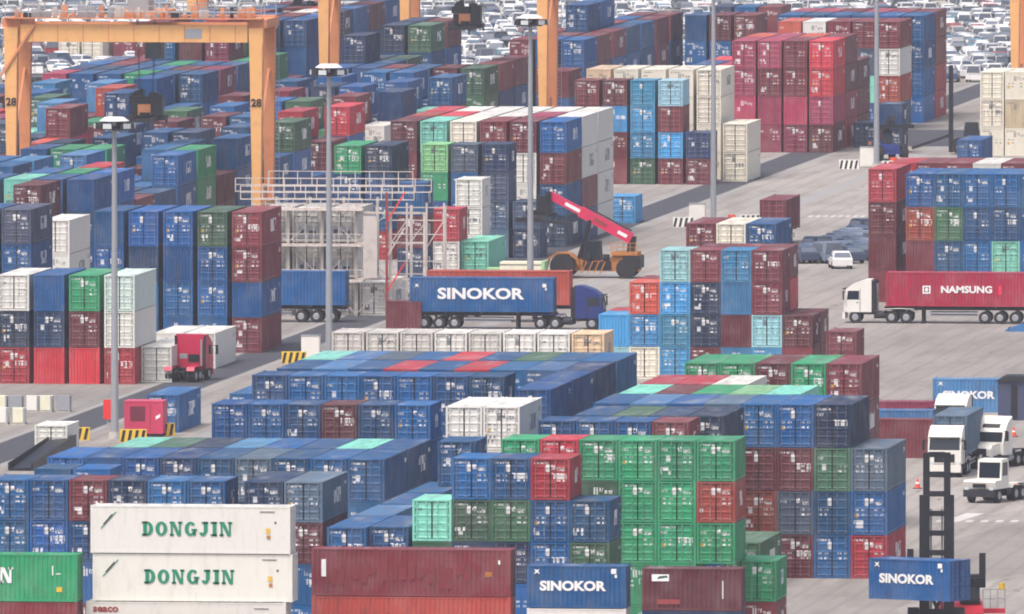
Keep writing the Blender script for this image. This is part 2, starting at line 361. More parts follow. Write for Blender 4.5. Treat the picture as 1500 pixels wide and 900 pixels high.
ROW('far row behind the blue', 0, 0, L40, HC, 'pbbb pbbb mbbb pbbb mbbb mmrr', 2.68, at=(pR3[0], pR3[1] + 12.8, 0))
ROW('single box on the apron', 893, 287, L20, SD, 'c', nz=1)
# --- middle right
ROW('stepped stacks, middle right', 877, 365, L20, SD, '--cl -oce lccc mnnm ccmc mmlc --mm', 2.46, nz=4)
ROW('stepped stacks, second row', 0, 0, L20, SD, '--rc -mce -mcc mbnm mcmc mrbc --mm', 2.46, at=tuple(G(877, 365, 4 * SD) + np.array([0, 6.25, 0])))
ROW('maroon, cream and blue row', 1005, 327, L40, SD, 'mmbb embb bbbb', 2.5)
# --- right block
pRR = ROW('right block, red topped end', 1272, 247, L40, HC, 'rmmm', 2.5)
ROW('right block front', 1327, 254, L40, HC, 'bomm bkbb bbbb bbtb bbbb', 2.475)
ROW('right block second row', 0, 0, L40, HC, 'rmmb mwmb mbbb wbbb mbbb wbbb', 2.475, at=(pRR[0] + .4, pRR[1] + 13.0, 0))
ROW('right block third row', 0, 0, L40, HC, 'nbb bbb bbb mbb bbb', 2.475, at=(pRR[0] + 2.2, pRR[1] + 38, 0))
ROW('cream stacks, far right', 1436, 105, L40, HC, 'eee eqe', 2.56)
ROW('far right low box', 1402, 205, L40, HC, 'b', nz=1)
# --- dark boxes by the far handler
ROW('navy boxes by the far handler', 1250, 180, L20, SD, 'n', nz=1)
ROW('navy boxes by the far handler', 1287, 152, L20, SD, 'nn')
# --- gantry blocks, upper left
RTG1L, RTG1R = G(25, 347), G(383, 347)
ZX = RTG1L[0] + 2.1; ZW = 23.47
rz = random.Random(21)
def YD(X, D): return (D + X * math.sin(PSI)) / math.cos(PSI)      # row position from its distance in front of the lens
def rnd_col(n, pool='bbbbbbbbnnmmmmrgkscpb'):
    return ''.join(rz.choice(pool) for _ in range(n))
Z_ROWS = ['- - - - bb mb', 'bb bb bb bb mmb -', 'bb bb bbb tbb bbb bbb', 'bb bb mb bbb gbb bbb', 'bb bbb mb mb rrb mb', 'bbb cbb mb bb nb bb', 'mb bb xbb bb bb bbb', 'bbb gbb gbb bb bbb ggb', 'nnb bbb cbb bbb bbb mmm',
          'bbb bbb mb bbb bbb bbb', 'rbb rmb bbb nbb mmb bkb', 'bbb bb mb obb bbb bbb', 'mbb mbb mb rbb omb kbb', 'bb bbb mmb bb mbb bb', 'kb mb bbb bb rb mb', 'mmb bb nb cb mb rb', 'bb mmb bb kb gb rr', 'mb bb mb bb mb wb', 'bb mb rb bb bbb nb',
          'mb bb nb bb nb bb', 'bb rb bb mb bb tb', 'bb bb bb bb rb bb', 'mb rb bb bb bb lb', 'bbb bbb mmb bbb mmb kkb', 'nbbb bbb mb bb bb mbb', 'sbb kbb cb bb - mbb']
POOL2 = 'bbbbxnmmmrrgkscptobw'; zoff = [0, 2, 1, 1, 0, 2]
for zi, cols in enumerate(Z_ROWS):
    if 7 < zi < 23:
        hs = [1 + (zi + zoff[c]) % 3 for c in range(6)]; cols = ' '.join((c + rnd_col(3, POOL2))[:hs[j]] for j, c in enumerate(cols.split()))
    ROW('%s gantry block line' % ORD[zi], 0, 0, L40, HC, cols, 2.84, at=(ZX, YD(ZX, 1679 + 13.3 * zi), 0))
for zi, (yy, cols) in enumerate(((2030, 'nbmb kbsb cb - - -'), (2044, 'nbbb mbmb bb - - -'), (2058, 'mbb bb bb - - mb'), (2072, '- - - mbb bmb bbb'), (2085, '- - - bbb mbb mmb'), (2099, '- - - mbb bbbb mbb'), (2112, '- - - - bbbb bbb'), (2126, '- - - - mbb bbb'), (2140, '- - - - bbb mmb'), (2154, '- - - - mbb mbb'))):
    ROW('back of gantry block, %s line' % ORD[zi], 0, 0, L40, HC, cols, 2.84, at=(ZX, YD(ZX, yy), 0))
YX = ZX - 3.6 - ZW + .4
Y_ROWS = {10: 'pbb bbb bbb gbb bbb bbb', 11: 'nbb nbb bbb bbb mbb ppb', 12: 'bbb mbb bbb gbb bbb bbb', 16: 'mbbb bbb rbbb wbb bbbb bbbb', 17: 'bbb bbbb mbb bbbb mbbb bbbb', 18: 'bbbb rbb mmbb bbb wbbb nbbb', 19: '- - bbbb mbbb rbbb bbbb', 20: '- - mbbb bbbb wbbb mbbb', 21: '- - - rbbb bbbb bbbb', 9: 'bb bb cb bb bbb bb'}
for yi in range(22):
    cols = Y_ROWS.get(yi) or ' '.join(rnd_col(1 + (yi + (1, 0, 2, 0, 1, 2)[c]) % 3 if yi < 10 else rz.choice((2, 3, 4, 4)), POOL2) for c in range(6))
    ROW('far left gantry block, %s line' % ORD[yi], 0, 0, L40, HC, cols, 2.84, at=(YX, YD(YX, 1835 + 13.3 * yi), 0))
XX = YX - 3.6 - ZW
ROW('pale pair under the crane beam', 86, 57, L40, HC, 'e e', 2.75, nz=1)
ROW('crimson pair under the crane beam', 166, 55, L40, HC, 'p p', 2.6, nz=1)

# ---- visibility: which boxes show, and how much (a plain z-buffer over the photo)
BW, BH = 1000, 600
idbuf = np.full((BH, BW), -1, np.int32); zbuf = np.full((BH, BW), 1e9, np.float32)
def corners(d):
    sx, sy = (d['L'], CW) if d['turn'] else (CW, d['L'])
    return d['x'] - sx / 2, d['x'] + sx / 2, d['y'] - sy / 2, d['y'] + sy / 2, d['z'], d['z'] + d['H']
def fill(pts, i):
    q = np.array([PX(p) for p in pts]); x = q[:, 0] * BW / 1500; yv = q[:, 1] * BH / 900; dep = q[:, 2].mean()
    x0, x1, y0, y1 = int(max(0, x.min())), int(min(BW - 1, x.max() + 1)), int(max(0, yv.min())), int(min(BH - 1, yv.max() + 1))
    if x0 >= x1 or y0 >= y1: return
    gx, gy = np.meshgrid(np.arange(x0, x1 + 1) + .5, np.arange(y0, y1 + 1) + .5)
    ins = np.ones(gx.shape, bool); n = len(x)
    ar = sum(x[j] * yv[(j + 1) % n] - x[(j + 1) % n] * yv[j] for j in range(n))
    for j in range(n):
        a, b = j, (j + 1) % n
        cr = (x[b] - x[a]) * (gy - yv[a]) - (yv[b] - yv[a]) * (gx - x[a]); ins &= (cr * ar >= 0)
    zz = zbuf[y0:y1 + 1, x0:x1 + 1]; ii = idbuf[y0:y1 + 1, x0:x1 + 1]
    m = ins & (dep < zz); zz[m] = dep; ii[m] = i
def raster(boxes):
    for i, (x0, x1, y0, y1, z0, z1) in boxes:
        fill([(x0, y0, z0), (x1, y0, z0), (x1, y0, z1), (x0, y0, z1)], i)
        fill([(x1, y0, z0), (x1, y1, z0), (x1, y1, z1), (x1, y0, z1)], i)
        fill([(x0, y0, z1), (x1, y0, z1), (x1, y1, z1), (x0, y1, z1)], i)
raster([(i, corners(d)) for i, d in enumerate(SPECS)])
cnt = np.bincount(idbuf[idbuf >= 0], minlength=len(SPECS))
for i, d in enumerate(SPECS): d['vis'] = int(cnt[i])
# overlaps would interpenetrate: drop the smaller one
def clash(a, b): return min(a[1], b[1]) - max(a[0], b[0]) > .02 and min(a[3], b[3]) - max(a[2], b[2]) > .02 and min(a[5], b[5]) - max(a[4], b[4]) > .02
order = sorted(range(len(SPECS)), key=lambda i: -SPECS[i]['vis']); kept = []; grid = {}; dropped = []
for i in order:
    c = corners(SPECS[i]); keys = {(int(x // 15), int(y_ // 15)) for x in (c[0], c[1]) for y_ in (c[2], c[3])} | {(int((c[0] + c[1]) / 30), int((c[2] + c[3]) / 30))}
    bad = next((j for k_ in keys for j in grid.get(k_, ()) if clash(c, corners(SPECS[j]))), None)
    if bad is not None: dropped.append((SPECS[i]['desc'], SPECS[i]['vis'], SPECS[bad]['desc'])); continue
    kept.append(i)
    for k_ in keys: grid.setdefault(k_, []).append(i)
SHOW = [i for i in kept if SPECS[i]['vis'] >= 12][:300]
REST = [i for i in kept if i not in set(SHOW)]
print('BOXES', len(SPECS), 'kept', len(kept), 'visible', sum(1 for i in kept if SPECS[i]['vis'] > 0), 'vis min', SPECS[SHOW[-1]]['vis'])
for t in dropped:
    if t[1] > 30: print('DROPPED', t)

# ---- box geometry: local origin at the middle of the base, doors at -Y
def ribs(m, x, y0, y1, z0, z1, side, u0):
    """trapezoid pressed side panel along y at plane x (outward = side)"""
    p, n = .28, int((y1 - y0) / .28); p = (y1 - y0) / n; dp = .04
    prof = []
    for i in range(n):
        a = y0 + i * p
        prof += [(a, 0), (a + p * .30, 0), (a + p * .5, dp), (a + p * .80, dp)]
    prof.append((y1, 0))
    k = len(m.v)
    for yy, d in prof: m.v.append((x - side * d, yy, z0)); m.v.append((x - side * d, yy, z1))
    for i in range(len(prof) - 1):
        a, b = k + 2 * i, k + 2 * i + 2; ua = u0 + (prof[i][0] - y0) / (y1 - y0); ub = u0 + (prof[i + 1][0] - y0) / (y1 - y0)
        if side < 0: ua, ub = 2 * u0 + 1 - ua, 2 * u0 + 1 - ub
        if side > 0: m.face((a, b, b + 1, a + 1), [(ua, 0), (ub, 0), (ub, 1), (ua, 1)])
        else: m.face((b, a, a + 1, b + 1), [(ub, 0), (ua, 0), (ua, 1), (ub, 1)])
CACHE = {}
def box_meshes(L, H, smooth=False):
    key = (round(L, 2), round(H, 2), smooth)
    if key in CACHE: return CACHE[key]
    w = CW / 2; h = L / 2; out = {}
    m = M()
    if smooth:
        for s in (1, -1):
            ys = (-h + .16, h - .16)
            P = [(s * (w - .02), ys[0], .16), (s * (w - .02), ys[1], .16), (s * (w - .02), ys[1], H - .1), (s * (w - .02), ys[0], H - .1)]
            U = [(2, 0), (3, 0), (3, 1), (2, 1)]
            m.quad(*(P if s > 0 else P[::-1]), uv=U if s > 0 else U[::-1])
    else:
        ribs(m, w - .012, -h + .16, h - .16, .15, H - .1, 1, 2.0); ribs(m, -w + .012, -h + .16, h - .16, .15, H - .1, -1, 2.0)
    # roof with shallow cross ribs
    n = int(L / .56)
    for i in range(n):
        a, b = -h + .1 + i * (L - .2) / n, -h + .1 + (i + 1) * (L - .2) / n; e = (b - a) * .3
        for p, q, zp, zq in ((a, a + e, 0, 0), (a + e, a + 1.6 * e, 0, .022), (a + 1.6 * e, b - .6 * e, .022, .022), (b - .6 * e, b, .022, 0)):
            m.quad((-w + .06, p, H - .05 + zp), (w - .06, p, H - .05 + zp), (w - .06, q, H - .05 + zq), (-w + .06, q, H - .05 + zq), uv=[(4, .5)] * 4)
    k0 = len(m.v); pr = []
    for i in range(9):
        a = -w + .15 + i * (CW - .3) / 9; b = (CW - .3) / 9; pr += [(a, .02), (a + b * .3, .02), (a + b * .5, .07), (a + b * .8, .07)]
    pr.append((w - .15, .02))
    for xx, d in pr: m.v += [(xx, h - d, .15), (xx, h - d, H - .1)]
    for i in range(len(pr) - 1): a = k0 + 2 * i; m.face((a + 2, a, a + 1, a + 3), [(-4, 0)] * 4)
    m.quad((-w + .05, -h + .1, .14), (-w + .05, h - .1, .14), (w - .05, h - .1, .14), (w - .05, -h + .1, .14))
    out['body'] = m.mesh('body', (PAINT,))
    m = M()
    for sx in (-1, 1):
        for sy in (-1, 1):
            x0, x1 = sorted((sx * w, sx * (w - .15))); y0, y1 = sorted((sy * h, sy * (h - .17)))
            m.box(x0, y0, .118, x1, y1, H - .118)
            x0, x1 = sorted((sx * (w + .003), sx * (w - .16))); y0, y1 = sorted((sy * (h + .003), sy * (h - .178)))
            m.box(x0, y0, 0, x1, y1, .118); m.box(x0, y0, H - .118, x1, y1, H)
        x0, x1 = sorted((sx * w, sx * (w - .06)))
        m.box(x0, -h + .178, .012, x1, h - .178, .16); m.box(x0, -h + .178, H - .11, x1, h - .178, H - .03)
    for sy in (-1, 1):
        y0, y1 = sorted((sy * h, sy * (h - .1)))
        m.box(-w + .16, y0, .012, w - .16, y1, .15); m.box(-w + .16, y0, H - .13, w - .16, y1, H - .028)
    out['frame'] = m.mesh('frame', (PAINT,))
    doors = []
    for s in (-1, 1):
        m = M(); x0, x1 = (-w + .152, -.006) if s < 0 else (.006, w - .152); z0, z1 = .155, H - .135; y = -h + .035
        U = lambda x, z: ((x + w) / CW, z / H)
        nb = 5; zs = [z0 + (z1 - z0) * i / nb for i in range(nb + 1)]
        def strip(xa, xb, za, zb, ya, yb, yc, yd):
            P = [(xa, ya, za), (xb, yb, za), (xb, yc, zb), (xa, yd, zb)]
            m.quad(*P, uv=[U(p[0], p[2]) for p in P])
        for i in range(nb):
            a, b = zs[i], zs[i + 1]; d = .028
            strip(x0, x1, a, a + .09, y, y, y, y); strip(x0, x1, a + .09, a + .13, y, y, y + d, y + d)
            strip(x0, x1, a + .13, b - .04, y + d, y + d, y + d, y + d); strip(x0, x1, b - .04, b, y + d, y + d, y, y)
        m.box(x0, y + .03, z0, x1, y + .055, z1)
        hx = x0 + .02 if s < 0 else x1 - .02
        for i in range(4):
            zz = z0 + (z1 - z0) * (i + .5) / 4; m.box(hx - .05, y - .03, zz - .05, hx + .05, y + .001, zz + .05)
        m.cur = 1; g_ = .035
        for xa, xb in ((x0 - .03, x0 + g_), (x1 - g_, x1 + (.006 if s < 0 else .03))): m.box(xa, y - .012, z0, xb, y - .002, z1)
        m.box(x0 + g_, y - .012, z1 - g_, x1 - g_, y - .002, z1 + .03); m.box(x0 + g_, y - .012, z0 - .03, x1 - g_, y - .002, z0 + g_); m.cur = 0
        doors.append(m.mesh('door', (PAINT, BLACKM)))
    out['doors'] = doors
    bars = []
    for x in (-.92, -.34, .34, .92):
        m = M(); m.tube((x, -h - .005, .1), (x, -h - .005, H - .09), .024, 6)
        for zz in (.2, .75, 1.35, H - .7, H - .24): m.box(x - .055, -h - .03, zz - .035, x + .055, -h + .03, zz + .035)
        m.box(x - (.02 if x < 0 else .3), -h - .045, 1.05, x + (.3 if x < 0 else .02), -h - .03, 1.09)
        bars.append(m.mesh('locking_bar', (STEELB,)))
    out['bars'] = bars
    CACHE[key] = out
    return out
STEELB = NT('locking_bar_paint'); _o = STEELB.n('ShaderNodeObjectInfo')
STEELB.l(STEELB.mix(.18, _o.outputs['Color'], (.55, .56, .58)), STEELB.b.inputs['Base Color']); STEELB.b.inputs['Roughness'].default_value = .5; STEELB = STEELB.m
def box_label(d):
    if d['label']: return d['label']
    c = PAL[d['code']][0]
    cols = d['cshow']; t = d['tshow']
    bits = [c + ' box']
    if cols[1] > 1: bits.append('%s from left' % ORD[cols[0]])
    bits.append('top of its stack' if t == 0 else '%s down' % ORD[t])
    return ', '.join(bits) + ', ' + d['desc']
rc = random.Random(5)
def vary(rgb, code):
    j, q = (.16, .05) if code not in 'weditylg' else (.07, .02) if code in 'tylg' else (.025, .006)
    f = 1 + rc.uniform(-j, j)
    return [min(255, max(4, c * f * (1 + rc.uniform(-q, q)))) for c in rgb]
def build_box(d, keep_world=True):
    col = (*srgb(*vary(PAL[d['code']][1], d['code'])), rc.random() if d['extra'] is None and not (d['code'] in 'wedi' and rc.random() < .5) else 2.0)
    o = thing('shipping_container', box_label(d), 'container', (d['x'], d['y'], d['z']), d.get('rz', math.pi / 2 if d['turn'] else (math.pi if d['extra'] is None and d['y'] > 1330 and d['code'] in 'bnmrcspo' and rc.random() < .13 else 0.0)), 'stacked shipping containers' if 'group' not in d else d['group'])
    dress_box(o, d['L'], d['H'], col, d['code'] in 'weqdi')
    if d['extra']: EXTRA.get(d['extra'], lambda *a: None)(o, d)
    return o
def dress_box(o, L, H, col, smooth=False):
    ms = box_meshes(L, H, smooth)
    link('body', ms['body'], o, color=col); link('frame', ms['frame'], o, color=(*col[:3], 2.0))
    for s in (0, 1):
        dr = link('door', ms['doors'][s], o, color=col)
        for b in (0, 1): link('locking_bar', ms['bars'][2 * s + b], dr, color=col)
# ---- lettering and marks on the readable boxes
def stroke_word(txt, H, mat):
    """slab-serif capitals drawn as strokes, flat, facing -Y, centred"""
    t, sf = .27 * H, .14 * H; m = M(); x = 0.0; e = .012; letters = []
    def rect(a, b, c, d): m.box(x + a, -e, b, x + c, 0, d)
    def arc(cx_, cz, rx, rz, a0, a1, tk, n=14):
        for i in range(n):
            p = R(a0 + (a1 - a0) * i / n); q = R(a0 + (a1 - a0) * (i + 1) / n)
            m.quad(*[(x + cx_ + (rx - dd) * math.cos(aa), -e, cz + (rz - dd * .6) * math.sin(aa)) for aa, dd in ((p, tk), (p, 0), (q, 0), (q, tk))])
    for ch in txt:
        w = .8 * H; m = M(); letters.append(m)
        if ch == 'D':
            rect(.1 * H, 0, .1 * H + t, H); rect(0, 0, .4 * H, sf); rect(0, H - sf, .4 * H, H); arc(.38 * H, H / 2, .42 * H, H / 2, -90, 90, t)
        elif ch == 'O': arc(.42 * H, H / 2, .42 * H, H / 2, 0, 360, t, 24); w = .84 * H
        elif ch == 'N':
            rect(.08 * H, 0, .22 * H, H); rect(.66 * H, 0, .80 * H, H); rect(0, 0, .3 * H, sf); rect(0, H - sf, .22 * H, H); rect(.6 * H, H - sf, .9 * H, H)
            m.quad((x + .1 * H, -e - .001, H), (x + .55 * H, -e - .001, 0), (x + .80 * H, -e - .001, 0), (x + .34 * H, -e - .001, H)); w = .9 * H
        elif ch == 'G':
            arc(.42 * H, H / 2, .42 * H, H / 2, 40, 330, t, 20); rect(.64 * H, .02 * H, .64 * H + .15 * H, .45 * H); rect(.48 * H, .36 * H, .88 * H, .36 * H + sf); w = .88 * H
        elif ch == 'J':
            rect(.3 * H, .25 * H, .3 * H + t, H); rect(.16 * H, H - sf, .62 * H, H); arc(.24 * H, .25 * H, .25 * H, .25 * H, 180, 360, t * .9, 10); w = .62 * H
        elif ch == 'I':
            rect(.14 * H, 0, .14 * H + t, H); rect(0, 0, .46 * H, sf); rect(0, H - sf, .46 * H, H); w = .46 * H
        x += w + .17 * H
    W = x - .17 * H; out = []
    for q in letters:
        q.v = [(a - W / 2, b, c - H / 2) for a, b, c in q.v]; out.append(q.mesh('letter', (mat,)))
    return out
# a crosswise box shows its -X side (local) to the camera: local frame of a print facing -X
def on_side(o, me, name, along, z):
    """put a -Y-facing print on the side the camera sees (box turned by 90 deg); along = offset to the right in metres"""
    if isinstance(me, list):
        for q in me: link('letter', q, o, (-CW / 2 - .012, -along, z), -math.pi / 2)
        return
    return link(name, me, o, (-CW / 2 - .012, -along, z), -math.pi / 2)
def patch(w, h): 
    m = M(); m.box(-w / 2, -.006, -h / 2, w / 2, 0, h / 2); return m
def x_dongjin(o, d):
    on_side(o, stroke_word('DONGJIN', .86, GREENMARK), 'lettering', 0.0 - .2, 1.5)
    m = M(); m.prism([(-.5, -.5), (.42, .5), (.5, .5), (-.42, -.5)], -.006, 0); on_side(o, m.mesh('stripe_mark', (GREENMARK,)), 'stripe_mark', -5.0, 2.0)
    m = M(); m.prism([(-.32, -.3), (.2, .3), (.34, .3), (-.18, -.3)], -.009, -.003); on_side(o, m.mesh('badge_mark', (GREYMARK,)), 'badge_mark', -5.02, 2.05)
    on_side(o, patch(.26, .3).mesh('warning_sign', (YELLOWP,)), 'warning_sign', 4.75, 1.4); on_side(o, patch(.22, .22).mesh('warning_sign', (AMBER,)), 'warning_sign', 4.78, 1.02)
    on_side(o, patch(.9, .05).mesh('number_line', (GREYMARK,)), 'number_line', 4.7, 2.55); on_side(o, patch(.12, .12).mesh('number_line', (GREYMARK,)), 'number_line', 5.2, 1.9)
def x_seaco(o, d):
    on_side(o, flat_text('seaco', .62, RUSTMARK, bold=.02, sx=1.1), 'lettering', -4.9, 2.45)
    on_side(o, patch(.9, .05).mesh('number_line', (GREYMARK,)), 'number_line', 4.6, 2.5)
def x_n(o, d):
    on_side(o, stroke_word('N', .95, WHITEMARK), 'lettering', 1.75, 1.6)
    on_side(o, patch(.34, .3).mesh('warning_sign', (YELLOWP,)), 'warning_sign', 5.0, .75); on_side(o, patch(.08, .6).mesh('number_line', (WHITEMARK,)), 'number_line', 4.6, 1.9); on_side(o, patch(.3, .06).mesh('number_line', (WHITEMARK,)), 'number_line', 4.95, 1.7)
def x_patched(o, d):
    on_side(o, patch(.28, 1.05).mesh('number_plate', (WHITEMARK,)), 'number_plate', -5.35, 1.7)
    on_side(o, patch(.42, .3).mesh('warning_sign', (AMBER,)), 'warning_sign', 4.75, 1.35)
    on_side(o, patch(.1, 1.1).mesh('number_line', (RUSTMARK,)), 'number_line', 5.0, 1.9); on_side(o, patch(.12, .25).mesh('number_line', (WHITEMARK,)), 'number_line', 5.4, 2.1)
    rr = random.Random(3); PM = plain('maroon_touch_up', (126, 46, 54), .7, 0, .5)
    for i in range(16):
        a = -4.6 + i * .58 + rr.uniform(-.2, .2); h = rr.uniform(.5, 1.5)
        w_ = rr.uniform(.12, .3); m = M(); m.prism([(-w_, -h / 2), (w_ * .6, -h / 2 + rr.uniform(0, .25)), (w_, h / 2), (0, h / 2 + .1), (-w_, h / 2 - rr.uniform(0, .35))], -.004, 0)
        on_side(o, m.mesh('touch_up_patch', (PM,)), 'touch_up_patch', a, 1.3 + rr.uniform(-.25, .25))
def x_sinokor(size, along, bold, sx=1.16, z=1.32):
    def f(o, d):
        on_side(o, flat_text('SINOKOR', size, WHITEMARK, bold=bold, sx=sx), 'lettering', along, z)
        L = d['L'] / 2
        m = M(); m.prism([(-.2, -.16), (.0, -.05), (.2, -.16), (.08, .02), (.16, .16), (0, .1), (-.16, .16), (-.08, .02)], -.006, 0)
        on_side(o, m.mesh('star_mark', (WHITEMARK,)), 'star_mark', -L + .62, 2.2); on_side(o, patch(.32, .3).mesh('number_line', (WHITEMARK,)), 'number_line', L - .75, 2.25); on_side(o, patch(.14, .2).mesh('number_line', (WHITEMARK,)), 'number_line', L - .62, 1.95)
    return f
def x_tank(o, d):
    on_side(o, patch(1.05, .42).mesh('name_plate', (WHITEMARK,)), 'name_plate', -1.9, 2.0); m = M(); m.prism([(-.2, -.08), (.45, .02), (.4, .14), (-.1, .08)], -.012, -.004); on_side(o, m.mesh('plate_swoosh', (plain('plate_green', (40, 90, 70)),)), 'plate_swoosh', -1.9, 2.0)
    on_side(o, patch(.06, 1.1).mesh('number_line', (WHITEMARK,)), 'number_line', 1.9, 1.3); on_side(o, patch(1.4, .3).mesh('faded_lettering', (plain('faded_red', (150, 66, 68)),)), 'faded_lettering', -1.4, .55)
def x_namsung(o, d):
    on_side(o, flat_text('NAMSUNG', .80, WHITEMARK, bold=.03, sx=1.12), 'lettering', .75, 1.42)
    m = M()
    for a, b, c, e in ((-.34, -.34, .34, -.22), (-.34, .22, .34, .34), (-.34, -.22, -.22, .22), (.22, -.22, .34, .22), (-.1, -.16, .1, .16), (-.16, -.05, -.1, .05), (.1, -.05, .16, .05)): m.box(a, -.006, b, c, 0, e)
    on_side(o, m.mesh('emblem', (WHITEMARK,)), 'emblem', -2.65, 1.42); on_side(o, patch(.32, .8).mesh('bright_patch', (plain('bright_red', (226, 50, 80)),)), 'bright_patch', 3.6, 1.4)
EXTRA = {'dongjin': x_dongjin, 'seaco': x_seaco, 'letter_n': x_n, 'patched': x_patched, 'sinokor20': x_sinokor(.78, -.25, .035), 'sinokor40': x_sinokor(1.25, -.1, .045, 1.32, 1.5), 'tankmark': x_tank, 'namsung': x_namsung}
# which column / tier numbers can be seen, so that the label counts what the photo shows
by_row = {}
for i in SHOW: by_row.setdefault(SPECS[i]['desc'], []).append(i)
for desc, ids in by_row.items():
    cs = sorted({round(SPECS[i]['x'], 2) for i in ids})
    for i in ids:
        SPECS[i]['cshow'] = (min(cs.index(round(SPECS[i]['x'], 2)), 9), len(cs))
        SPECS[i]['tshow'] = SPECS[i]['tdown']
seen_labels = {}
for i in SHOW:
    seen_labels.setdefault(box_label(SPECS[i]), []).append(i)
for lb, ids in seen_labels.items():
    if len(ids) > 1: print('SAME LABEL', lb, len(ids))
for i in SHOW:
    if len(box_label(SPECS[i]).replace('-', ' ').split()) > 16: print('LONG', box_label(SPECS[i]))
for i in SHOW: build_box(SPECS[i])
# ---- the remaining boxes, too many to tell apart: one joined mesh
mj = M(); pc = []
for i in REST:
    d = SPECS[i]; c = corners(d); x0, x1, y0, y1, z0, z1 = c; z1 -= .0
    col = (*srgb(*vary(PAL[d['code']][1], d['code'])), rc.random()); n0 = len(mj.f)
    mj.box(x0 + .01, y0 + .03, z0 + .02, x1 - .01, y1 - .02, z1 - .03)
    mj.uv[n0 + 2] = [(0, 0), (1, 0), (1, 1), (0, 1)]; mj.uv[n0 + 3] = [(2, 0), (3, 0), (3, 1), (2, 1)]; mj.uv[n0 + 5] = [(3, 0), (2, 0), (2, 1), (3, 1)]; mj.uv[n0 + 1] = [(4, .5)] * 4; mj.uv[n0] = [(4, .5)] * 4; mj.uv[n0 + 4] = [(4, .5)] * 4
    for xa, xb in ((x0, x0 + .15), (x1 - .15, x1)): mj.box(xa, y0, z0, xb, y0 + .17, z1)
    mj.box(x0 + .15, y0, z1 - .13, x1 - .15, y0 + .1, z1 - .01); mj.box(x0 + .15, y0, z0 + .01, x1 - .15, y0 + .1, z0 + .15)
    for fr in (.26, .43, .57, .74): xx = x0 + fr * (x1 - x0); mj.box(xx - .025, y0 - .01, z0 + .1, xx + .025, y0 + .02, z1 - .1)
    pc += [col] * (len(mj.f) - n0)
me = mj.mesh('distant_containers', (PAINTJ,))
at = me.attributes.new('paint', 'FLOAT_COLOR', 'FACE'); at.data.foreach_set('color', np.array(pc, np.float32).ravel())
tag(link('distant_containers', me), 'mass of distant blue, maroon and green container stacks under the orange cranes', 'containers', None, 'stuff')
# ------------------------------------------------------------------ ground, lanes, markings
def ground_material():
    k = NT('concrete_apron'); geo = k.n('ShaderNodeNewGeometry'); pos = geo.outputs['Position']
    mp = k.n('ShaderNodeMapping'); k.l(pos, mp.inputs[0]); mp.inputs['Scale'].default_value = (1, .12, 1)
    a = k.noise(pos, .018, 5, .6); b = k.noise(mp.outputs[0], .35, 6, .65); c = k.noise(pos, 1.4, 5, .7)
    col = k.mix(k.ramp(a, .3, .7), srgb(146, 142, 138), srgb(165, 160, 155))
    col = k.mix(k.math('MULTIPLY', k.ramp(b, .42, .72), .6), col, srgb(120, 115, 111))
    col = k.mix(k.math('MULTIPLY', k.ramp(c, .52, .75), .4), col, srgb(86, 82, 80))
    oil = k.ramp(k.noise(mp.outputs[0], .9, 4, .6), .64, .72)
    col = k.mix(k.math('MULTIPLY', oil, .7), col, srgb(74, 72, 74))
    vo = k.n('ShaderNodeTexVoronoi', feature='F1', distance='CHEBYCHEV'); k.l(mp.outputs[0], vo.inputs['Vector']); vo.inputs['Scale'].default_value = .06
    pt = k.n('ShaderNodeSeparateXYZ'); k.l(vo.outputs['Color'], pt.inputs[0])
    col = k.mix(k.math('MULTIPLY', k.ramp(pt.outputs[0], .6, .9), .3), col, srgb(104, 101, 98))
    tr = k.n('ShaderNodeTexWave', wave_type='BANDS', bands_direction='X'); tr.inputs['Scale'].default_value = .16; tr.inputs['Distortion'].default_value = 3.0; tr.inputs['Detail'].default_value = 3.0; tr.inputs['Detail Scale'].default_value = .4; k.l(mp.outputs[0], tr.inputs['Vector'])
    col = k.mix(k.math('MULTIPLY', k.ramp(tr.outputs['Fac'], .75, 1.0), .26), col, srgb(112, 108, 108))
    sx = k.n('ShaderNodeSeparateXYZ'); k.l(pos, sx.inputs[0])
    def joint(v, step, w): return k.math('LESS_THAN', k.math('ABSOLUTE', k.math('SUBTRACT', k.math('FRACT', k.math('DIVIDE', v, step)), .5)), w / step)
    j = k.math('MAXIMUM', joint(sx.outputs[0], 9.0, .03), joint(sx.outputs[1], 30.0, .4))
    col = k.mix(k.math('MULTIPLY', j, .16), col, srgb(92, 90, 90))
    k.l(col, k.b.inputs['Base Color']); k.b.inputs['Roughness'].default_value = .9; k.b.inputs['Specular IOR Level'].default_value = .2
    return k.m
gm = M(); gm.quad((-2200, -400, 0), (1800, -400, 0), (1800, 5000, 0), (-2200, 5000, 0))
ground = link('ground', gm.mesh('ground', (ground_material(),))); tag(ground, 'grey concrete terminal apron under the container stacks', None, None, 'structure')
def strip(name, xa, xb, ya, yb, z, mat, parent=None, label=None):
    m = M(); m.quad((xa, ya, z), (xb, ya, z), (xb, yb, z), (xa, yb, z)); o = link(name, m.mesh(name), parent, mat=mat)
    if parent is None: tag(o, label, None, None, 'structure')
    return o
LANE = G(437, 512)[0]      # dark runway beside the long block
strip('crane_runway', LANE - 3.5, LANE + .6, 1150, 2330, .004, ASPH, None, 'dark asphalt crane runway along the light poles')
strip('runway_edge', LANE + .9, LANE + 1.25, 1150, 2330, .004, LTGREY, ground); strip('runway_edge', LANE - 4.1, LANE - 3.7, 1150, 2330, .004, LTGREY, ground)
strip('crane_runway', LANE + 9.6, LANE + 11.2, 1150, 2200, .004, LTGREY, None, 'pale grey service lane beside the light poles')
RUN2 = RTG1R[0]
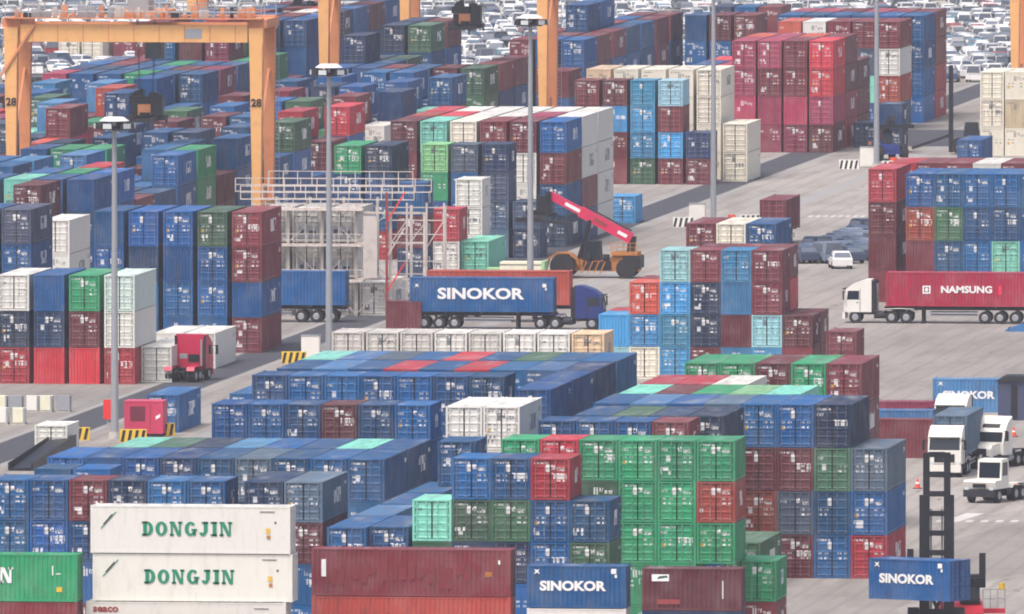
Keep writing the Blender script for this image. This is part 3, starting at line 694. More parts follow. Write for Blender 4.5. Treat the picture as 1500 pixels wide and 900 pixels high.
for i, xr in enumerate((RUN2, RTG1L[0], RTG1L[0] - 3.6)):
    strip('crane_runway', xr - .9, xr + .9, 1560, 2330, .004, ASPH, None, 'dark asphalt runway under the %s crane wheels' % ('right', 'left', 'far left')[i])
pr = G(1450, 160)
strip('service_road', pr[0] - 4, pr[0] + 60, YD(pr[0], 28000 / ((214 + 893) / 79)), YD(pr[0], 28000 / ((190 + 893) / 79)), .008, ASPH, None, 'dark road in front of the far car park')
# painted dashes on the right apron
for i in range(8):
    p = G(1374 + i * 22, 765); m = M(); m.quad((p[0] - .26, p[1], .006), (p[0] + .26, p[1], .006), (p[0] + .26, p[1] + 2.2, .006), (p[0] - .26, p[1] + 2.2, .006)); link('lane_dash', m.mesh('lane_dash'), ground, mat=ROADMARK)
p = G(1415, 757); m = M(); m.quad((p[0] - 1.0, p[1] - 6, .007), (p[0] + .1, p[1] - 6, .007), (p[0] + .9, p[1] + 4, .007), (p[0] - .4, p[1] + 4, .007)); link('lane_arrow', m.mesh('lane_arrow'), ground, mat=ROADMARK)
for i in range(12):
    p = G(1185 + i * 11, 318); m = M(); m.quad((p[0] - .17, p[1], .006), (p[0] + .17, p[1], .006), (p[0] + .17, p[1] + 3, .006), (p[0] - .17, p[1] + 3, .006)); link('lane_dash', m.mesh('lane_dash'), ground, mat=ROADMARK)

# ------------------------------------------------------------------ light poles
POLES = [(168, 643), (482, 531), (777, 427), (1045, 332), (1284, 247)]
PN = ['by the striped blocks in front of the red stacks', 'before the steel rack', 'beside the reach stacker', 'before the cream stacks', 'beside the far navy boxes']
def pole(px, py, i):
    t = thing('light_pole', 'tall grey floodlight pole ' + PN[i], 'light pole', tuple(G(px, py)), 0, 'floodlight poles along the lane')
    m = M(); m.tube((0, 0, .5), (0, 0, 23.6), .30, 12, .17); part('shaft', m, STEEL, t)
    m = M(); m.tube((0, 0, 0), (0, 0, .5), .5, 12, .42); part('base', m, CONC, t)
    m = M(); m.tube((0, 0, 23.3), (0, 0, 23.42), 1.05, 16); m.tube((0, 0, 23.42), (0, 0, 23.6), .5, 12); part('head_ring', m, DARK, t)
    m = M(); m.tube((0, 0, 24.0), (0, 0, 24.3), 1.15, 16, .7); m.tube((0, 0, 23.6), (0, 0, 24.0), .12, 8); part('head_cover', m, WHITEP, t)
    for a in range(6):
        b = a * math.pi / 3 + .3; c, s = math.cos(b), math.sin(b)
        m = M(); m.frustum(-.36, -.2, .36, .2, 0, -.28, -.14, .28, .14, .48); m.cur = 1; m.box(-.34, -.23, .04, .34, -.2, .42)
        link('floodlight', m.mesh('floodlight', (DARK, LAMPG)), t, (c * 1.3, s * 1.3, 23.4), b + math.pi / 2)
for i, (a, b) in enumerate(POLES): pole(a, b, i)
# striped concrete blocks and a cabinet round each pole foot
nb = 0
BN = ['first pole', 'second pole', 'third pole', 'fourth pole', 'fifth pole']
def block(p, rz, label, white):
    t = thing('barrier_block', label, 'barrier', tuple(p), rz, 'striped barrier blocks at the pole feet')
    m = M(); m.frustum(-1.0, -.38, 1.0, .38, 0, -1.0, -.26, 1.0, .26, .95); part('block', m, WHITEP if white else YELLOWP, t)
    for k in range(4):
        m = M(); x = -.82 + k * .5; m.prism([(x - .16, .06), (x + .06, .06), (x + .24, .9), (x + .02, .9)], -.40, -.36); 
        m.v = [(a, (b - (c - .06) * -.12 if b < 0 else b), c) for a, b, c in m.v]; part('stripe', m, BLACKM, t)
for i, (a, b) in enumerate(POLES):
    if i == 2: continue
    q = G(a, b)
    for j, (ox, oy, rz_, wd) in enumerate(((-2.6, -2.0, .1, 'left'), (2.0, -4.2, .25, 'front'), (2.9, 4.5, .5, 'rear'))):
        block(q + np.array([ox, oy, 0]), rz_, 'black striped concrete block, %s of the %s from the left' % (wd, BN[i]), i in (3, 4))
    if i in (1, 3, 4):
        t = thing('power_cabinet', 'white power cabinet at the foot of the %s from left' % BN[i], 'cabinet', tuple(q + np.array([-1.6 if i != 4 else -1.0, .9, 0])), 0, 'power cabinets')
        m = M(); m.box(-.75, -.4, .15, .75, .4, 2.1); part('housing', m, WHITEP, t); m = M(); m.box(-.8, -.45, 2.1, .8, .45, 2.18); part('lid', m, STEEL, t); m = M(); m.box(-.7, -.36, 0, .7, .36, .15); part('plinth', m, CONC, t)
        m = M(); m.box(-.66, -.43, .25, -.02, -.4, 2.0); part('door', m, WHITEP, t); m = M(); m.box(.02, -.43, .25, .66, -.4, 2.0); part('door', m, WHITEP, t)
    if i in (3, 4):
        t = thing('warning_drum', 'small orange drum at the foot of the %s from left' % BN[i], 'drum', tuple(q + np.array([1.7, .3, 0])))
        m = M(); m.tube((0, 0, 0), (0, 0, 1.1), .42, 12, .36); part('barrel', m, ORNG, t); m = M(); m.tube((0, 0, .55), (0, 0, .8), .41, 12, .40); part('band', m, WHITEP, t)
q = G(163, 622); t = thing('sign_board', 'bright red upright sign board beside the leftmost pole foot', 'sign', tuple(q + np.array([.0, -2, 0])))
m = M(); m.box(-.32, -.04, .5, .32, .04, 2.0); part('board', m, REDSIGN, t); m = M(); m.box(-.05, .04, 0, .05, .12, 1.9); part('post', m, STEEL, t)

# ------------------------------------------------------------------ gantry cranes
def rail_line(m, p, q, n, h=1.1):
    p = np.array(p, float); q = np.array(q, float)
    for k in range(n + 1):
        a = p + (q - p) * k / n; m.beam(a, a + np.array([0, 0, h]), .07)
    for z in (h * .5, h): m.beam(p + np.array([0, 0, z]), q + np.array([0, 0, z]), .06)
def gantry(xl, xr, yb, label, spread, number=None, top=21.6, sp_z=10.3):
    """rubber-tyred gantry: xl, xr = lateral positions of the two runways, yb = row position of its front legs"""
    t = thing('gantry_crane', label, 'gantry crane', ((xl + xr) / 2, yb, 0), 0, 'orange yard gantry cranes')
    S = (xr - xl) / 2; B = 8.4; hz = top - 2.0
    for sx in (-1, 1):
        for j, yy in enumerate((0, B)):
            m = M(); x = sx * S
            m.frustum(x - .4, yy - .4, x + .4, yy + .4, 2.2, x - .72, yy - .5, x + .6, yy + .5, hz); part('leg', m, ORANGE if j == 0 else ORANGE2, t)
            if number and j == 0:
                me = flat_text(number, 1.0, BLACKM, 'number', bold=.03); link('number', me, t, (x - .02, yy - .52, 12.6))
            m = M(); m.frustum(x - .9, yy - 1.0, x + .9, yy + 1.0, 1.2, x - .5, yy - .6, x + .5, yy + .6, 2.2); bo = part('bogie', m, ORANGE2, t)
            for w in (-.75, .75):
                m = M(); m.tube((x - .35, yy + w, .72), (x + .35, yy + w, .72), .72, 16); part('tyre', m, TYRE, bo)
        m = M(); m.box(sx * S - .4, .6, 2.3, sx * S + .4, B - .6, 3.3); part('sill_beam', m, ORANGE, t)
        m = M()
        for zz in range(34): m.box(sx * S + .45, B + .42, 2.6 + zz * .42, sx * S + .85, B + .47, 2.64 + zz * .42)
        m.box(sx * S + .43, B + .4, 2.4, sx * S + .48, B + .46, 17); m.box(sx * S + .83, B + .4, 2.4, sx * S + .88, B + .46, 17); part('ladder', m, STEEL, t)
        m = M(); m.box(sx * S - .35, 2.2, 3.3, sx * S + .35, 4.6, 4.9); part('power_cabinet', m, ORANGE2, t)
        m = M(); m.tube((sx * S + .36, -.44, 2.4), (sx * S + .55, -.56, hz - 1.4), .035, 6); part('conduit', m, ORANGE2, t)
        m = M(); m.beam((sx * S, .5, 8.0), (sx * S, B - .4, 15.5), .22); part('brace', m, ORANGE2, t)
        m = M(); m.box(sx * S - .9 + .0, -.2, hz, sx * S + .9, B + .2, hz + .8); part('end_tie', m, ORANGE2, t)
    for j, yy in enumerate((0, B)):
        m = M(); m.box(-S - .9, yy - .5, hz + .8 - 2.35, -S + .851, yy + .5, hz + .8 - .01) if False else None
        m = M(); m.box(-S + .86, yy - .45, hz - 1.35, S - .86, yy + .45, hz + .25); part('girder', m, ORANGE if j == 0 else ORANGE2, t)
        m = M(); m.box(-S - .6, yy - .55 - .5 * (j == 0), hz + .82, S + .6, yy + .55 + .5 * (j == 1), hz + .92); wk = part('walkway', m, ORANGE2, t)
        m = M(); rail_line(m, (-S - .5, yy - .95 if j == 0 else yy + .95, hz + .92), (S + .5, yy - .95 if j == 0 else yy + .95, hz + .92), 22); part('handrail', m, STEEL, wk)
        m = M()
        for k in range(9): x = -S + 2 + k * (2 * S - 4) / 8; m.box(x - .06, yy - .47, hz - 1.3, x + .06, yy - .449, hz + .2)
        part('stiffener', m, ORANGE2, t)
    rj = random.Random(9)
    for k in range(26):
        x = -S + .6 + k * (2 * S - 1.2) / 25; h_ = rj.uniform(.25, 1.25); w_ = rj.uniform(.15, .5)
        m = M(); m.box(x - w_, -.45, hz + .93, x + w_, -.1, hz + .93 + h_); part('deck_equipment', m, rj.choice((STEEL, ORANGE2, DARK, RACKP, ORANGE2)), t)
    m = M(); m.beam((-S, -.8, hz + 1.5), (S, -.8, hz + 1.5), .12); part('cable_tray', m, RACKP, t)
    m = M(); m.beam((-S - 1.0, -.55, hz - 4.6), (-S + 2.2, -.55, hz + .3), .22); part('stair_stringer', m, ORANGE2, t)
    m = M(); m.box(4.8, -.47, hz - 1.0, 6.4, -.449, hz - .1); part('name_board', m, STEEL, t)
    x = spread
    tr = part('trolley', M().box(x - 2.2, -.3, hz + .95, x + 2.2, B + .3, hz + 1.5), ORANGE2, t)
    m = M(); m.box(x - 1.4, 1.6, hz + 1.5, x + .6, 5.6, hz + 2.5); part('machinery_house', m, STEEL, tr)
    m = M(); rail_line(m, (x - 2.1, -.25, hz + 1.5), (x + 2.1, -.25, hz + 1.5), 6); part('handrail', m, STEEL, tr)
    cb = part('operator_cab', M().box(x + .5, -.2, hz - 2.9, x + 2.0, 1.5, hz - .9), BLACKP, t); m = M(); m.box(x + .62, -.23, hz - 2.6, x + 1.88, -.2, hz - 1.3); part('window', m, GLASS, cb)
    m = M(); m.box(x - .7, 3.5, sp_z + 1.0, x + .5, 4.9, sp_z + 2.0); hb = part('head_block', m, ORANGE2, t)
    m = M(); m.box(x - 1.35, 3.7, sp_z + .95, x - .74, 4.8, sp_z + 2.0); m.box(x + .56, 3.4, sp_z + .95, x + 1.6, 4.8, sp_z + 2.9); m.box(x - 1.5, 3.6, sp_z + 2.05, x + .5, 4.7, sp_z + 2.75); m.box(x - 1.7, 3.6, sp_z + .5, x + 1.8, 4.9, sp_z + .93); part('drive_casing', m, BLACKP, hb)
    m = M(); m.box(x - .5, 3.3, sp_z + .95, x + .45, 3.48, sp_z + 1.25); part('drive_cover', m, BLACKP, hb); m = M(); m.prism([(x - 1.3, sp_z + 2.76), (x - .2, sp_z + 2.76), (x - .3, sp_z + 3.5), (x - 1.1, sp_z + 3.2)], 4.0, 4.5); m.box(x + .3, 4.0, sp_z + 2.76, x + 1.2, 4.5, sp_z + 3.1); part('cable_basket', m, BLACKP, hb)
    m = M(); m.box(x - 1.2, -1.8, sp_z + .45, x - .9, 10.4, sp_z + .85); m.box(x + .9, -1.8, sp_z + .45, x + 1.2, 10.4, sp_z + .85); m.box(x - .9, -1.8, sp_z + .5, x + .9, -1.4, sp_z + .84); m.box(x - .9, 10.0, sp_z + .5, x + .9, 10.4, sp_z + .84); 
    sp_ = part('spreader', m, BLACKP, t)
    for sx in (-1, 1):
        for sy in (-1, 1): m = M(); m.beam((x + sx * 1.05, 4.3 + sy * 6.0, sp_z + .5), (x + sx * 1.05, 4.3 + sy * 6.0, sp_z), .18); part('corner_lock', m, DARK, sp_)
    for sx in (-.6, .6):
        for sy in (3.9, 4.7): m = M(); m.tube((x + sx, sy, sp_z + 2.3), (x + sx * 1.4, sy, hz + 1.0), .03, 5); part('hoist_rope', m, DARK, t)
    return t
c1 = G(18, 347); c1r = G(383, 347)
gantry(c1[0], c1r[0], c1[1], 'near orange gantry crane marked 28 at the upper left', .5, '28')
Y2 = YD(c1r[0], 2001)
gantry(c1[0], c1r[0], Y2, 'middle orange gantry crane with legs crossing the top edge, its beam unseen', 2.9, None, sp_z=11.6)
Y3 = YD(YX, 2093)
gantry(YX - 2.0, YX + 21.5, Y3, 'farthest orange gantry crane, one leg showing at the top left of centre', 0, None, sp_z=9)
p = G(1490, 160); gantry(p[0] - .2, p[0] + 23.3, p[1], 'orange gantry crane with a single leg at the top right edge', 8, None)

# ------------------------------------------------------------------ reefer rack (white steel) with reefers
q = G(398, 462); RW = 13.2
t = thing('reefer_rack', 'white steel reefer rack with platforms and posts, behind the left stacks', 'steel rack', tuple(q))
for i in range(6):
    x = -1.4 + i * 2.93
    for yy in (-.6, 13.4):
        m = M(); m.box(x - .12, yy - .12, 0, x + .12, yy + .12, 9.6 if i < 4 else 8.9); part('post', m, RACKP, t)
for lv in range(3):
    z = 3.05 * lv + 2.98
    m = M(); m.box(-1.5, -.75, z, 8.0, -.45, z + .16); part('beam', m, RACKP, t)
    m = M(); m.box(-1.5, -1.6, z - .06, 8.0, -.76, z); pl = part('platform', m, RACKP, t)
    m = M(); rail_line(m, (-1.5, -1.55, z), (8.0, -1.55, z), 8, 1.0); part('handrail', m, RACKP, pl)
for i in (3, 4):
    for z in (3.1, 6.2, 8.75):
        m = M(); m.box(-1.4 + i * 2.93 + .12, -.7, z, -1.4 + (i + 1) * 2.93 - .12, -.5, z + .18); part('beam', m, RACKP, t)
m = M(); m.box(8.1, -1.6, 3.3, 9.3, -1.5, 8.6); part('stair_screen', m, RACKP, t)
for xa, xb in ((9.8, 11.4), (11.4, 13.1), (13.1, 14.6)):
    for k in range(4):
        z = 1.2 + 2.3 * k
        m = M(); m.beam((xa, 2.0, z), (xb, 2.0, z + (2.3 if (k + int(xa)) % 2 else 0)), .09); part('lattice_bar', m, RACKP, t); m = M(); m.beam((xa, 2.0, z + 1.1), (xb, 2.0, z + 1.1), .08); part('lattice_bar', m, RACKP, t)
    m = M(); m.box(xb - .08, 1.9, 0, xb + .08, 2.1, 9.6); part('post', m, RACKP, t)
for k in range(3):
    for i in range(4): m = M(); z = 3.05 * k + .2; xa = -1.4 + i * 2.93; m.beam((xa, -.72, z), (xa + 2.9, -.72, z + 2.7), .07) if (k + i) % 2 else m.beam((xa, -.72, z + 2.7), (xa + 2.9, -.72, z), .07); part('brace', m, RACKP, t)
for k in range(3):
    m = M(); z = 2.0 + 3 * k; m.beam((10.0, -1.0, z), (11.6, -1.0, z + 2.6), .12); part('stair_flight', m, REDSIGN if k != 1 else RACKP, t)
m = M(); m.box(9.95, -1.1, .2, 10.15, -.9, 10.6); part('red_mast', m, RUSTMARK, t)
m = M(); rail_line(m, (-3.5, 6.0, 9.7), (11.5, 6.0, 9.7), 16, 1.1); rail_line(m, (-4.5, 10.0, 10.2), (12.5, 10.0, 10.2), 12, 1.1); rail_line(m, (-2.0, 13.0, 10.6), (10.5, 13.0, 10.6), 10, 1.2); m.box(-3.5, 5.7, 9.64, 11.5, 6.3, 9.7); m.box(-4.5, 9.7, 10.14, 12.5, 10.3, 10.2); m.box(-2.0, 12.7, 10.54, 10.5, 13.3, 10.6); part('top_walkway', m, RACKP, t)
COLN = ['left', 'middle', 'right']
for lv in range(3):
    for k in range(14): m = M(); xx = -1.3 + k * .72; z = 3.05 * lv + .1; m.box(xx - .03, -.9, z, xx + .03, -.84, z + 2.8); part('cage_bar', m, RACKP, t)
for i in range(3):
    for lv in range(4):
        if lv == 3 or (lv == 0 and i < 2): continue
        d = dict(x=q[0] + .07 + i * 2.93, y=q[1] + 6.2, z=lv * 3.05 + (.17 if lv else .0), L=L40, H=HC - .05, turn=0, code='d', extra=None, desc='', label='white reefer in the steel rack, %s bay, %s level' % (COLN[i], ['ground', 'first', 'second', 'third'][lv]))
        o = build_box(d)
        m = M(); m.box(-.95, -6.13 - .02, .35, .95, -6.13, 1.35); m.cur = 1; m.tube((-.4, -6.16, .95), (-.4, -6.12, .95), .2, 10); m.box(.2, -6.16, .6, .8, -6.12, 1.0)
        link('cooling_unit', m.mesh('cooling_unit', (STEEL, GREYMARK)), o)

# ------------------------------------------------------------------ crates of blocks at the left edge
for r_, (yy, xs) in enumerate(((622, (1, 26)), (604, (0, 22, 46, 66, 92)))):
    for j, xx in enumerate(xs):
        p = G(xx, yy); t = thing('crate', '%s pale crate from the left in the %s line at the left edge' % (ORD[j], ('front', 'back')[r_]), 'crate', tuple(p), 0, 'pale crates on the apron')
        m = M(); m.box(-.52, 0, .14, .52, 1.1, 1.25); part('load', m, (WHITEP, CREAMP, STEEL)[(j + r_) % 3], t)
        m = M(); m.box(-.55, -.03, 0, .55, 1.13, .1); part('pallet', m, CONC, t)
        m = M(); m.box(-.53, -.012, .1, -.4, 0, 1.27); m.box(.4, -.012, .1, .53, 0, 1.27); part('strap', m, STEEL, t)
# ------------------------------------------------------------------ vehicles (local +X is forward)
def wheel(parent, x, y, r=.52, w=.32, rim=STEEL, name='wheel'):
    m = M(); m.tube((0, -w / 2, 0), (0, w / 2, 0), r, 18); wh = part(name, m, TYRE, parent, (x, y, r))
    m = M(); s = -1 if y < 0 else 1; m.tube((0, s * w / 2, 0), (0, s * (w / 2 + .03), 0), r * .55, 12, r * .48); part('rim', m, rim, wh)
    return wh
def tractor(loc, rz, label, paint, conventional=False, terminal=False):
    t = thing('tractor_unit', label, 'truck', tuple(loc), rz, 'terminal and road tractors')
    W = 1.22
    m = M(); m.box(-3.6, -.45, .72, 1.7, -.25, .98); m.box(-3.6, .25, .72, 1.7, .45, .98)
    for x in (-3.4, -2.2, -1.0, .6): m.box(x, -.25, .76, x + .2, .25, .94)
    part('chassis', m, DARK, t)
    if terminal:
        m = M(); m.prism([(-.2, 1.0), (2.2, 1.0), (2.35, 1.5), (2.2, 1.62), (-.2, 1.62)], -W, W); part('hood', m, paint, t)
        cab = part('cab', M().prism([(-.3, 1.62), (1.15, 1.62), (1.0, 3.05), (-.25, 3.1)], -.62, W - .02), paint, t)
        m = M(); m.quad((1.17, -.5, 1.75), (1.17, W - .14, 1.75), (1.04, W - .14, 2.85), (1.04, -.5, 2.85)); part('windscreen', m, GLASS, cab)
        for y_ in (-.625, W - .015):
            m = M(); m.quad((-.1, y_, 1.9), (.95, y_, 1.9), (.85, y_, 2.85), (-.08, y_, 2.85)); part('side_window', m, GLASS, cab)
        m = M(); m.box(2.2, -W + .02, .45, 2.42, W - .02, .98); part('bumper', m, DARK, t); m = M(); m.box(2.36, -.5, 1.12, 2.38, .5, 1.38); part('grille', m, BLACKP, t)
    elif conventional:
        cab = part('cab', M().prism([(-.6, .95), (1.0, .95), (1.05, 1.85), (.75, 2.65), (.2, 3.3), (-.6, 3.75)], -W, W), paint, t)
        m = M(); m.prism([(1.03, .95), (2.6, .95), (2.65, 1.45), (2.45, 1.72), (1.06, 1.86)], -.95, .95); part('hood', m, paint, t)
        m = M(); m.quad((1.06, -W + .12, 1.92), (1.06, W - .12, 1.92), (.79, W - .16, 2.62), (.79, -W + .16, 2.62)); part('windscreen', m, GLASS, cab)
        m = M(); m.quad((.55, -.7, 2.93), (.55, .7, 2.93), (.30, .7, 3.2), (.30, -.7, 3.2)); part('roof_light', m, BLACKP, cab)
        for y_ in (-W - .004, W + .004): m = M(); m.quad((.05, y_, 1.95), (.85, y_, 1.95), (.62, y_, 2.6), (.05, y_, 2.6)); part('side_window', m, GLASS, cab)
        m = M(); m.box(2.6, -1.1, .4, 2.8, 1.1, .9); part('bumper', m, STEEL, t); m = M(); m.box(2.64, -.55, .95, 2.68, .55, 1.5); part('grille', m, DARK, t)
    else:
        cab = part('cab', M().prism([(-.05, .95), (2.15, .95), (2.3, 1.1), (2.3, 1.95), (2.12, 2.9), (1.5, 3.35), (.5, 3.7), (-.05, 3.7)], -W, W), paint, t)
        m = M(); m.quad((2.304, -W + .1, 2.0), (2.304, W - .1, 2.0), (2.135, W - .14, 2.82), (2.135, -W + .14, 2.82)); part('windscreen', m, GLASS, cab)
        for y_ in (-W - .004, W + .004):
            m = M(); m.quad((1.0, y_, 2.0), (2.05, y_, 2.0), (1.95, y_, 2.75), (1.0, y_, 2.75)); part('side_window', m, GLASS, cab)
            m = M(); m.box(.9, y_ - .01, 1.0, .94, y_ + .01, 2.9); m.box(1.05, y_ - .02, 1.72, 1.25, y_ + .02, 1.78); part('door_handle', m, DARK, cab)
        m = M(); m.box(2.2, -W + .01, .38, 2.42, W - .01, .94); part('bumper', m, paint, t); m = M(); m.box(2.30, -.75, 1.1, 2.325, .75, 1.7); part('grille', m, BLACKP, t)
        m = M(); m.box(.6, -1.1, 3.45, 1.5, 1.1, 3.6) if False else None
        m = M(); m.box(2.1, -W + .1, 2.86, 2.42, W - .1, 2.94); part('sun_visor', m, BLACKP, cab)
        for s in (-1, 1): m = M(); m.box(-.42, s * (W - .02) - .05, .98, -.052, s * (W - .02) + .05, 3.6); part('side_fairing', m, BLACKP, cab)
        m = M(); m.box(-.10, -.7, 1.5, -.052, .2, 2.1); part('air_intake', m, BLACKP, cab); m = M(); m.box(-.08, .3, 1.75, -.052, .95, 2.15); part('hose_panel', m, STEEL, cab)
    for s in (-1, 1):
        fx = 2.65 if conventional else 2.43
        m = M(); m.box(fx - .02, s * .95 - .16, .95 if not conventional else .75, fx + .01, s * .95 + .16, 1.15 if not conventional else .95)
        if not (conventional or terminal): m.v = [(a - .125, b, c) for a, b, c in m.v]
        part('headlight', m, LAMPG, t)
        if not terminal:
            xm = 1.0 if conventional else 2.2
            m = M(); m.beam((xm, s * W, 2.7), (xm + .12, s * (W + .28), 2.7), .05); m.box(xm + .05, s * (W + .3) - .1, 2.0, xm + .17, s * (W + .3) + .1, 2.75); part('mirror', m, BLACKP, t)
        m = M(); m.tube((-1.2, s * .82, .7), (.0 - .25, s * .82, .7), .3, 12); part('fuel_tank', m, STEEL if conventional else DARK, t)
        wheel(t, 1.35, s * .98); wheel(t, -1.75, s * .92, w=.6); wheel(t, -3.0, s * .92, w=.6)
        m = M(); m.prism([(-3.75, .95), (-3.6, 1.2), (-2.4, 1.25), (-1.15, 1.2), (-1.0, .95), (-1.0, .99), (-1.15, 1.25), (-2.4, 1.3), (-3.6, 1.25), (-3.78, .95)], s * .92 - .32, s * .92 + .32); part('mudguard', m, paint if not conventional else DARK, t)
    m = M(); m.tube((-2.35, 0, 1.0), (-2.35, 0, 1.14), .5, 14); part('fifth_wheel', m, BLACKP, t)
    m = M(); m.tube((-.35, -.95, .9), (-.35, -.95, 3.3), .09, 8); part('exhaust_stack', m, STEEL, t)
    return t
def trailer(loc, rz, label, L=12.4, paint=DARK):
    """skeletal trailer, local +X forward, origin at the rear of the deck"""
    t = thing('skeletal_trailer', label, 'trailer', tuple(loc), rz, 'skeletal container trailers')
    m = M(); m.box(0, -.55, 1.12, L, -.38, 1.42); m.box(0, .38, 1.12, L, .55, 1.42); part('rail', m, paint, t)
    for x in (.15, 3.0, 6.1, 9.2, L - .25): m = M(); m.box(x - .12, -1.2, 1.3, x + .12, 1.2, 1.44); part('cross_member', m, paint, t)
    for x in (1.2, 2.5, 3.8):
        for s in (-1, 1): wheel(t, x, s * .9, .52, .6)
    for s in (-1, 1):
        m = M(); m.box(9.0, s * .75 - .09, .1, 9.2, s * .75 + .09, 1.2); m.box(8.9, s * .75 - .2, 0.0, 9.3, s * .75 + .2, .1); part('landing_leg', m, paint, t)
        m = M(); m.box(4.6, s * 1.1 - .03, .6, 8.6, s * 1.1 + .03, .72); m.box(4.6, s * 1.1 - .03, .85, 8.6, s * 1.1 + .03, .97); part('side_guard', m, STEEL, t)
    return t
def loose_box(px, code, L, H, rz, z, label, extra='plain', world=None):
    p = world if world is not None else G(*px)
    d = dict(x=p[0], y=p[1], z=z, L=L, H=H, turn=0, code=code, extra=extra, desc='', label=label, rz=rz, group='loose shipping containers')
    return build_box(d)
# crosswise = pi/2 (doors to the right)
# blue lettered truck in the middle
a = G(600, 482); b = a + np.array([L40 / 2, 1.2, 0])
loose_box(None, 'b', L40, HC, math.pi / 2, 1.46, 'blue box with white capital lettering riding behind the navy tractor', 'sinokor40', b)
trailer(a + np.array([0, 1.2, 0]), 0, 'dark skeletal trailer under the blue lettered box, mid photo')
tractor(a + np.array([14.1, 1.2, 0]), 0, 'navy cab-over tractor facing right, ahead of the blue lettered box', NAVYP)
# orange red box parked behind it
a2 = G(617, 474); loose_box(None, 'o', L40, HC, -math.pi / 2, 1.46, 'orange red box showing behind the blue lettered box', 'plain', a2 + np.array([L40 / 2 + .1, 4.2, 0])); trailer(a2 + np.array([.1, 4.2, 0]), 0, 'trailer under the orange red box, mostly hidden')
# small maroon box in front of the lettered truck
loose_box(None, 'm', 2.99, 2.36, math.pi / 2, .0, 'small maroon box at the rear end of the blue lettered truck', 'plain', G(594, 481) + np.array([0, -.2, 0]))
# crimson truck on the right
a = G(1298, 474)
loose_box(None, 'j', L40, HC, math.pi / 2, 1.46, 'long crimson box with white lettering and emblem, on a truck', 'namsung', a + np.array([L40 / 2, 1.2, 0]))
trailer(a + np.array([L40, 1.2, 0]), math.pi, 'trailer carrying the long crimson lettered box', paint=DARK)
tractor(a + np.array([-1.3, 1.2, 0]), math.pi, 'white cab-over tractor facing left, ahead of the crimson box', WHITEP)
loose_box(None, 'w', L20, SD, math.pi / 2, 0.0, 'white box on the apron behind the crimson lettered truck', 'plain', G(1445, 449) + np.array([3.0, 1.2, 0]))
# blue trailer box at left, behind the tall stacks
a = G(506, 473); loose_box(None, 'b', L40, HC, math.pi / 2, 1.46, 'blue box on a trailer, in front of the steel rack', 'plain', a + np.array([-L40 / 2, 1.2, 0])); trailer(a + np.array([0, 1.2, 0]), math.pi, 'trailer under the blue box in front of the rack')
# red tractor seen from behind, left
tractor(G(278, 561) + np.array([-.4, 3.6, 0]), math.pi / 2 - .12, 'crimson tractor unit seen from behind beside the white boxes', plain('crimson_vehicle_paint', (196, 36, 78), .4, 0, .12))
# blue 40 foot box on a chassis and the pink generator, lower left
bx = G(215, 634); loose_box(None, 'b', L40, HC, 0, .0, 'blue box with white side logo behind the pink generator', None, bx + np.array([1.22, 6.1, 0]))
g_ = G(182, 640); t = thing('generator_unit', 'pink red generator housing with dark grille, left of the blue box', 'generator', tuple(g_))
m = M(); m.box(0, 0, .25, 2.95, 2.3, 2.65); part('housing', m, plain('pink_housing', (206, 62, 100), .5, 0, .2), t); m = M(); m.box(-.03, -.03, 2.65, 2.98, 2.33, 2.72); part('roof', m, plain('pink_roof', (214, 84, 116), .6, 0, .2), t)
m = M(); m.box(.45, -.03, 1.2, 1.6, 0, 2.3); part('grille', m, plain('grille_maroon', (120, 44, 66)), t); m = M(); m.box(0.1, .1, 0, 2.85, 2.2, .25); part('skid', m, DARK, t)
m = M(); m.box(1.95, -.02, .4, 2.0, 0, 2.5); part('panel_seam', m, RUSTMARK, t); m = M(); m.prism([(2.4, 1.3), (2.75, 1.5), (2.75, 1.75), (2.4, 1.55)], -.02, 0); part('decal', m, WHITEMARK, t)
# white hut at the left, with a black ramp
w_ = G(50, 668); loose_box(None, 'w', L20, 2.3, 0, 0, 'weathered white box with beige roof beside the runway, lower left', 'plain', w_ + np.array([1.25, 3.1, 0]))
r_ = G(14, 690); t = thing('loading_ramp', 'black sloping loading ramp beside the weathered white box', 'ramp', tuple(r_ + np.array([0, 0, 0])))
m = M(); m.prism([(0, 0), (1.6, 0), (1.6, .25), (0, .12)], 0, 22); m.v = [(x, y_, z + (1.2 * y_ / 22 if z > .1 else 0)) for x, y_, z in m.v]; part('deck', m, BLACKP, t)
for s in (-.12, 1.62): m = M(); m.box(s, 0, .1, s + .1, 22, 1.5); m.v = [(x, y_, z * (.4 + .6 * y_ / 22)) for x, y_, z in m.v]; part('side_wall', m, BLACKP, t)
# maroon boxes on trucks, middle right
tb = G(1102, 362); loose_box(None, 'm', L40, HC, 0, 1.46, 'maroon box riding on a truck behind the blue topped stack', 'plain', tb + np.array([1.9, 6.1, 0])); trailer(tb + np.array([1.9, 0, 0]), math.pi / 2, 'trailer under the maroon box behind the stepped stacks')
tb = G(1210, 560); loose_box(None, 'm', L20, SD, 0, 1.46, 'maroon box with pale stencils right of the stepped stacks', None, tb + np.array([1.2, 3.1, 0])); trailer(tb + np.array([1.2, -.1, 0]), math.pi / 2, 'trailer under the maroon box right of the stepped stacks', 6.4)
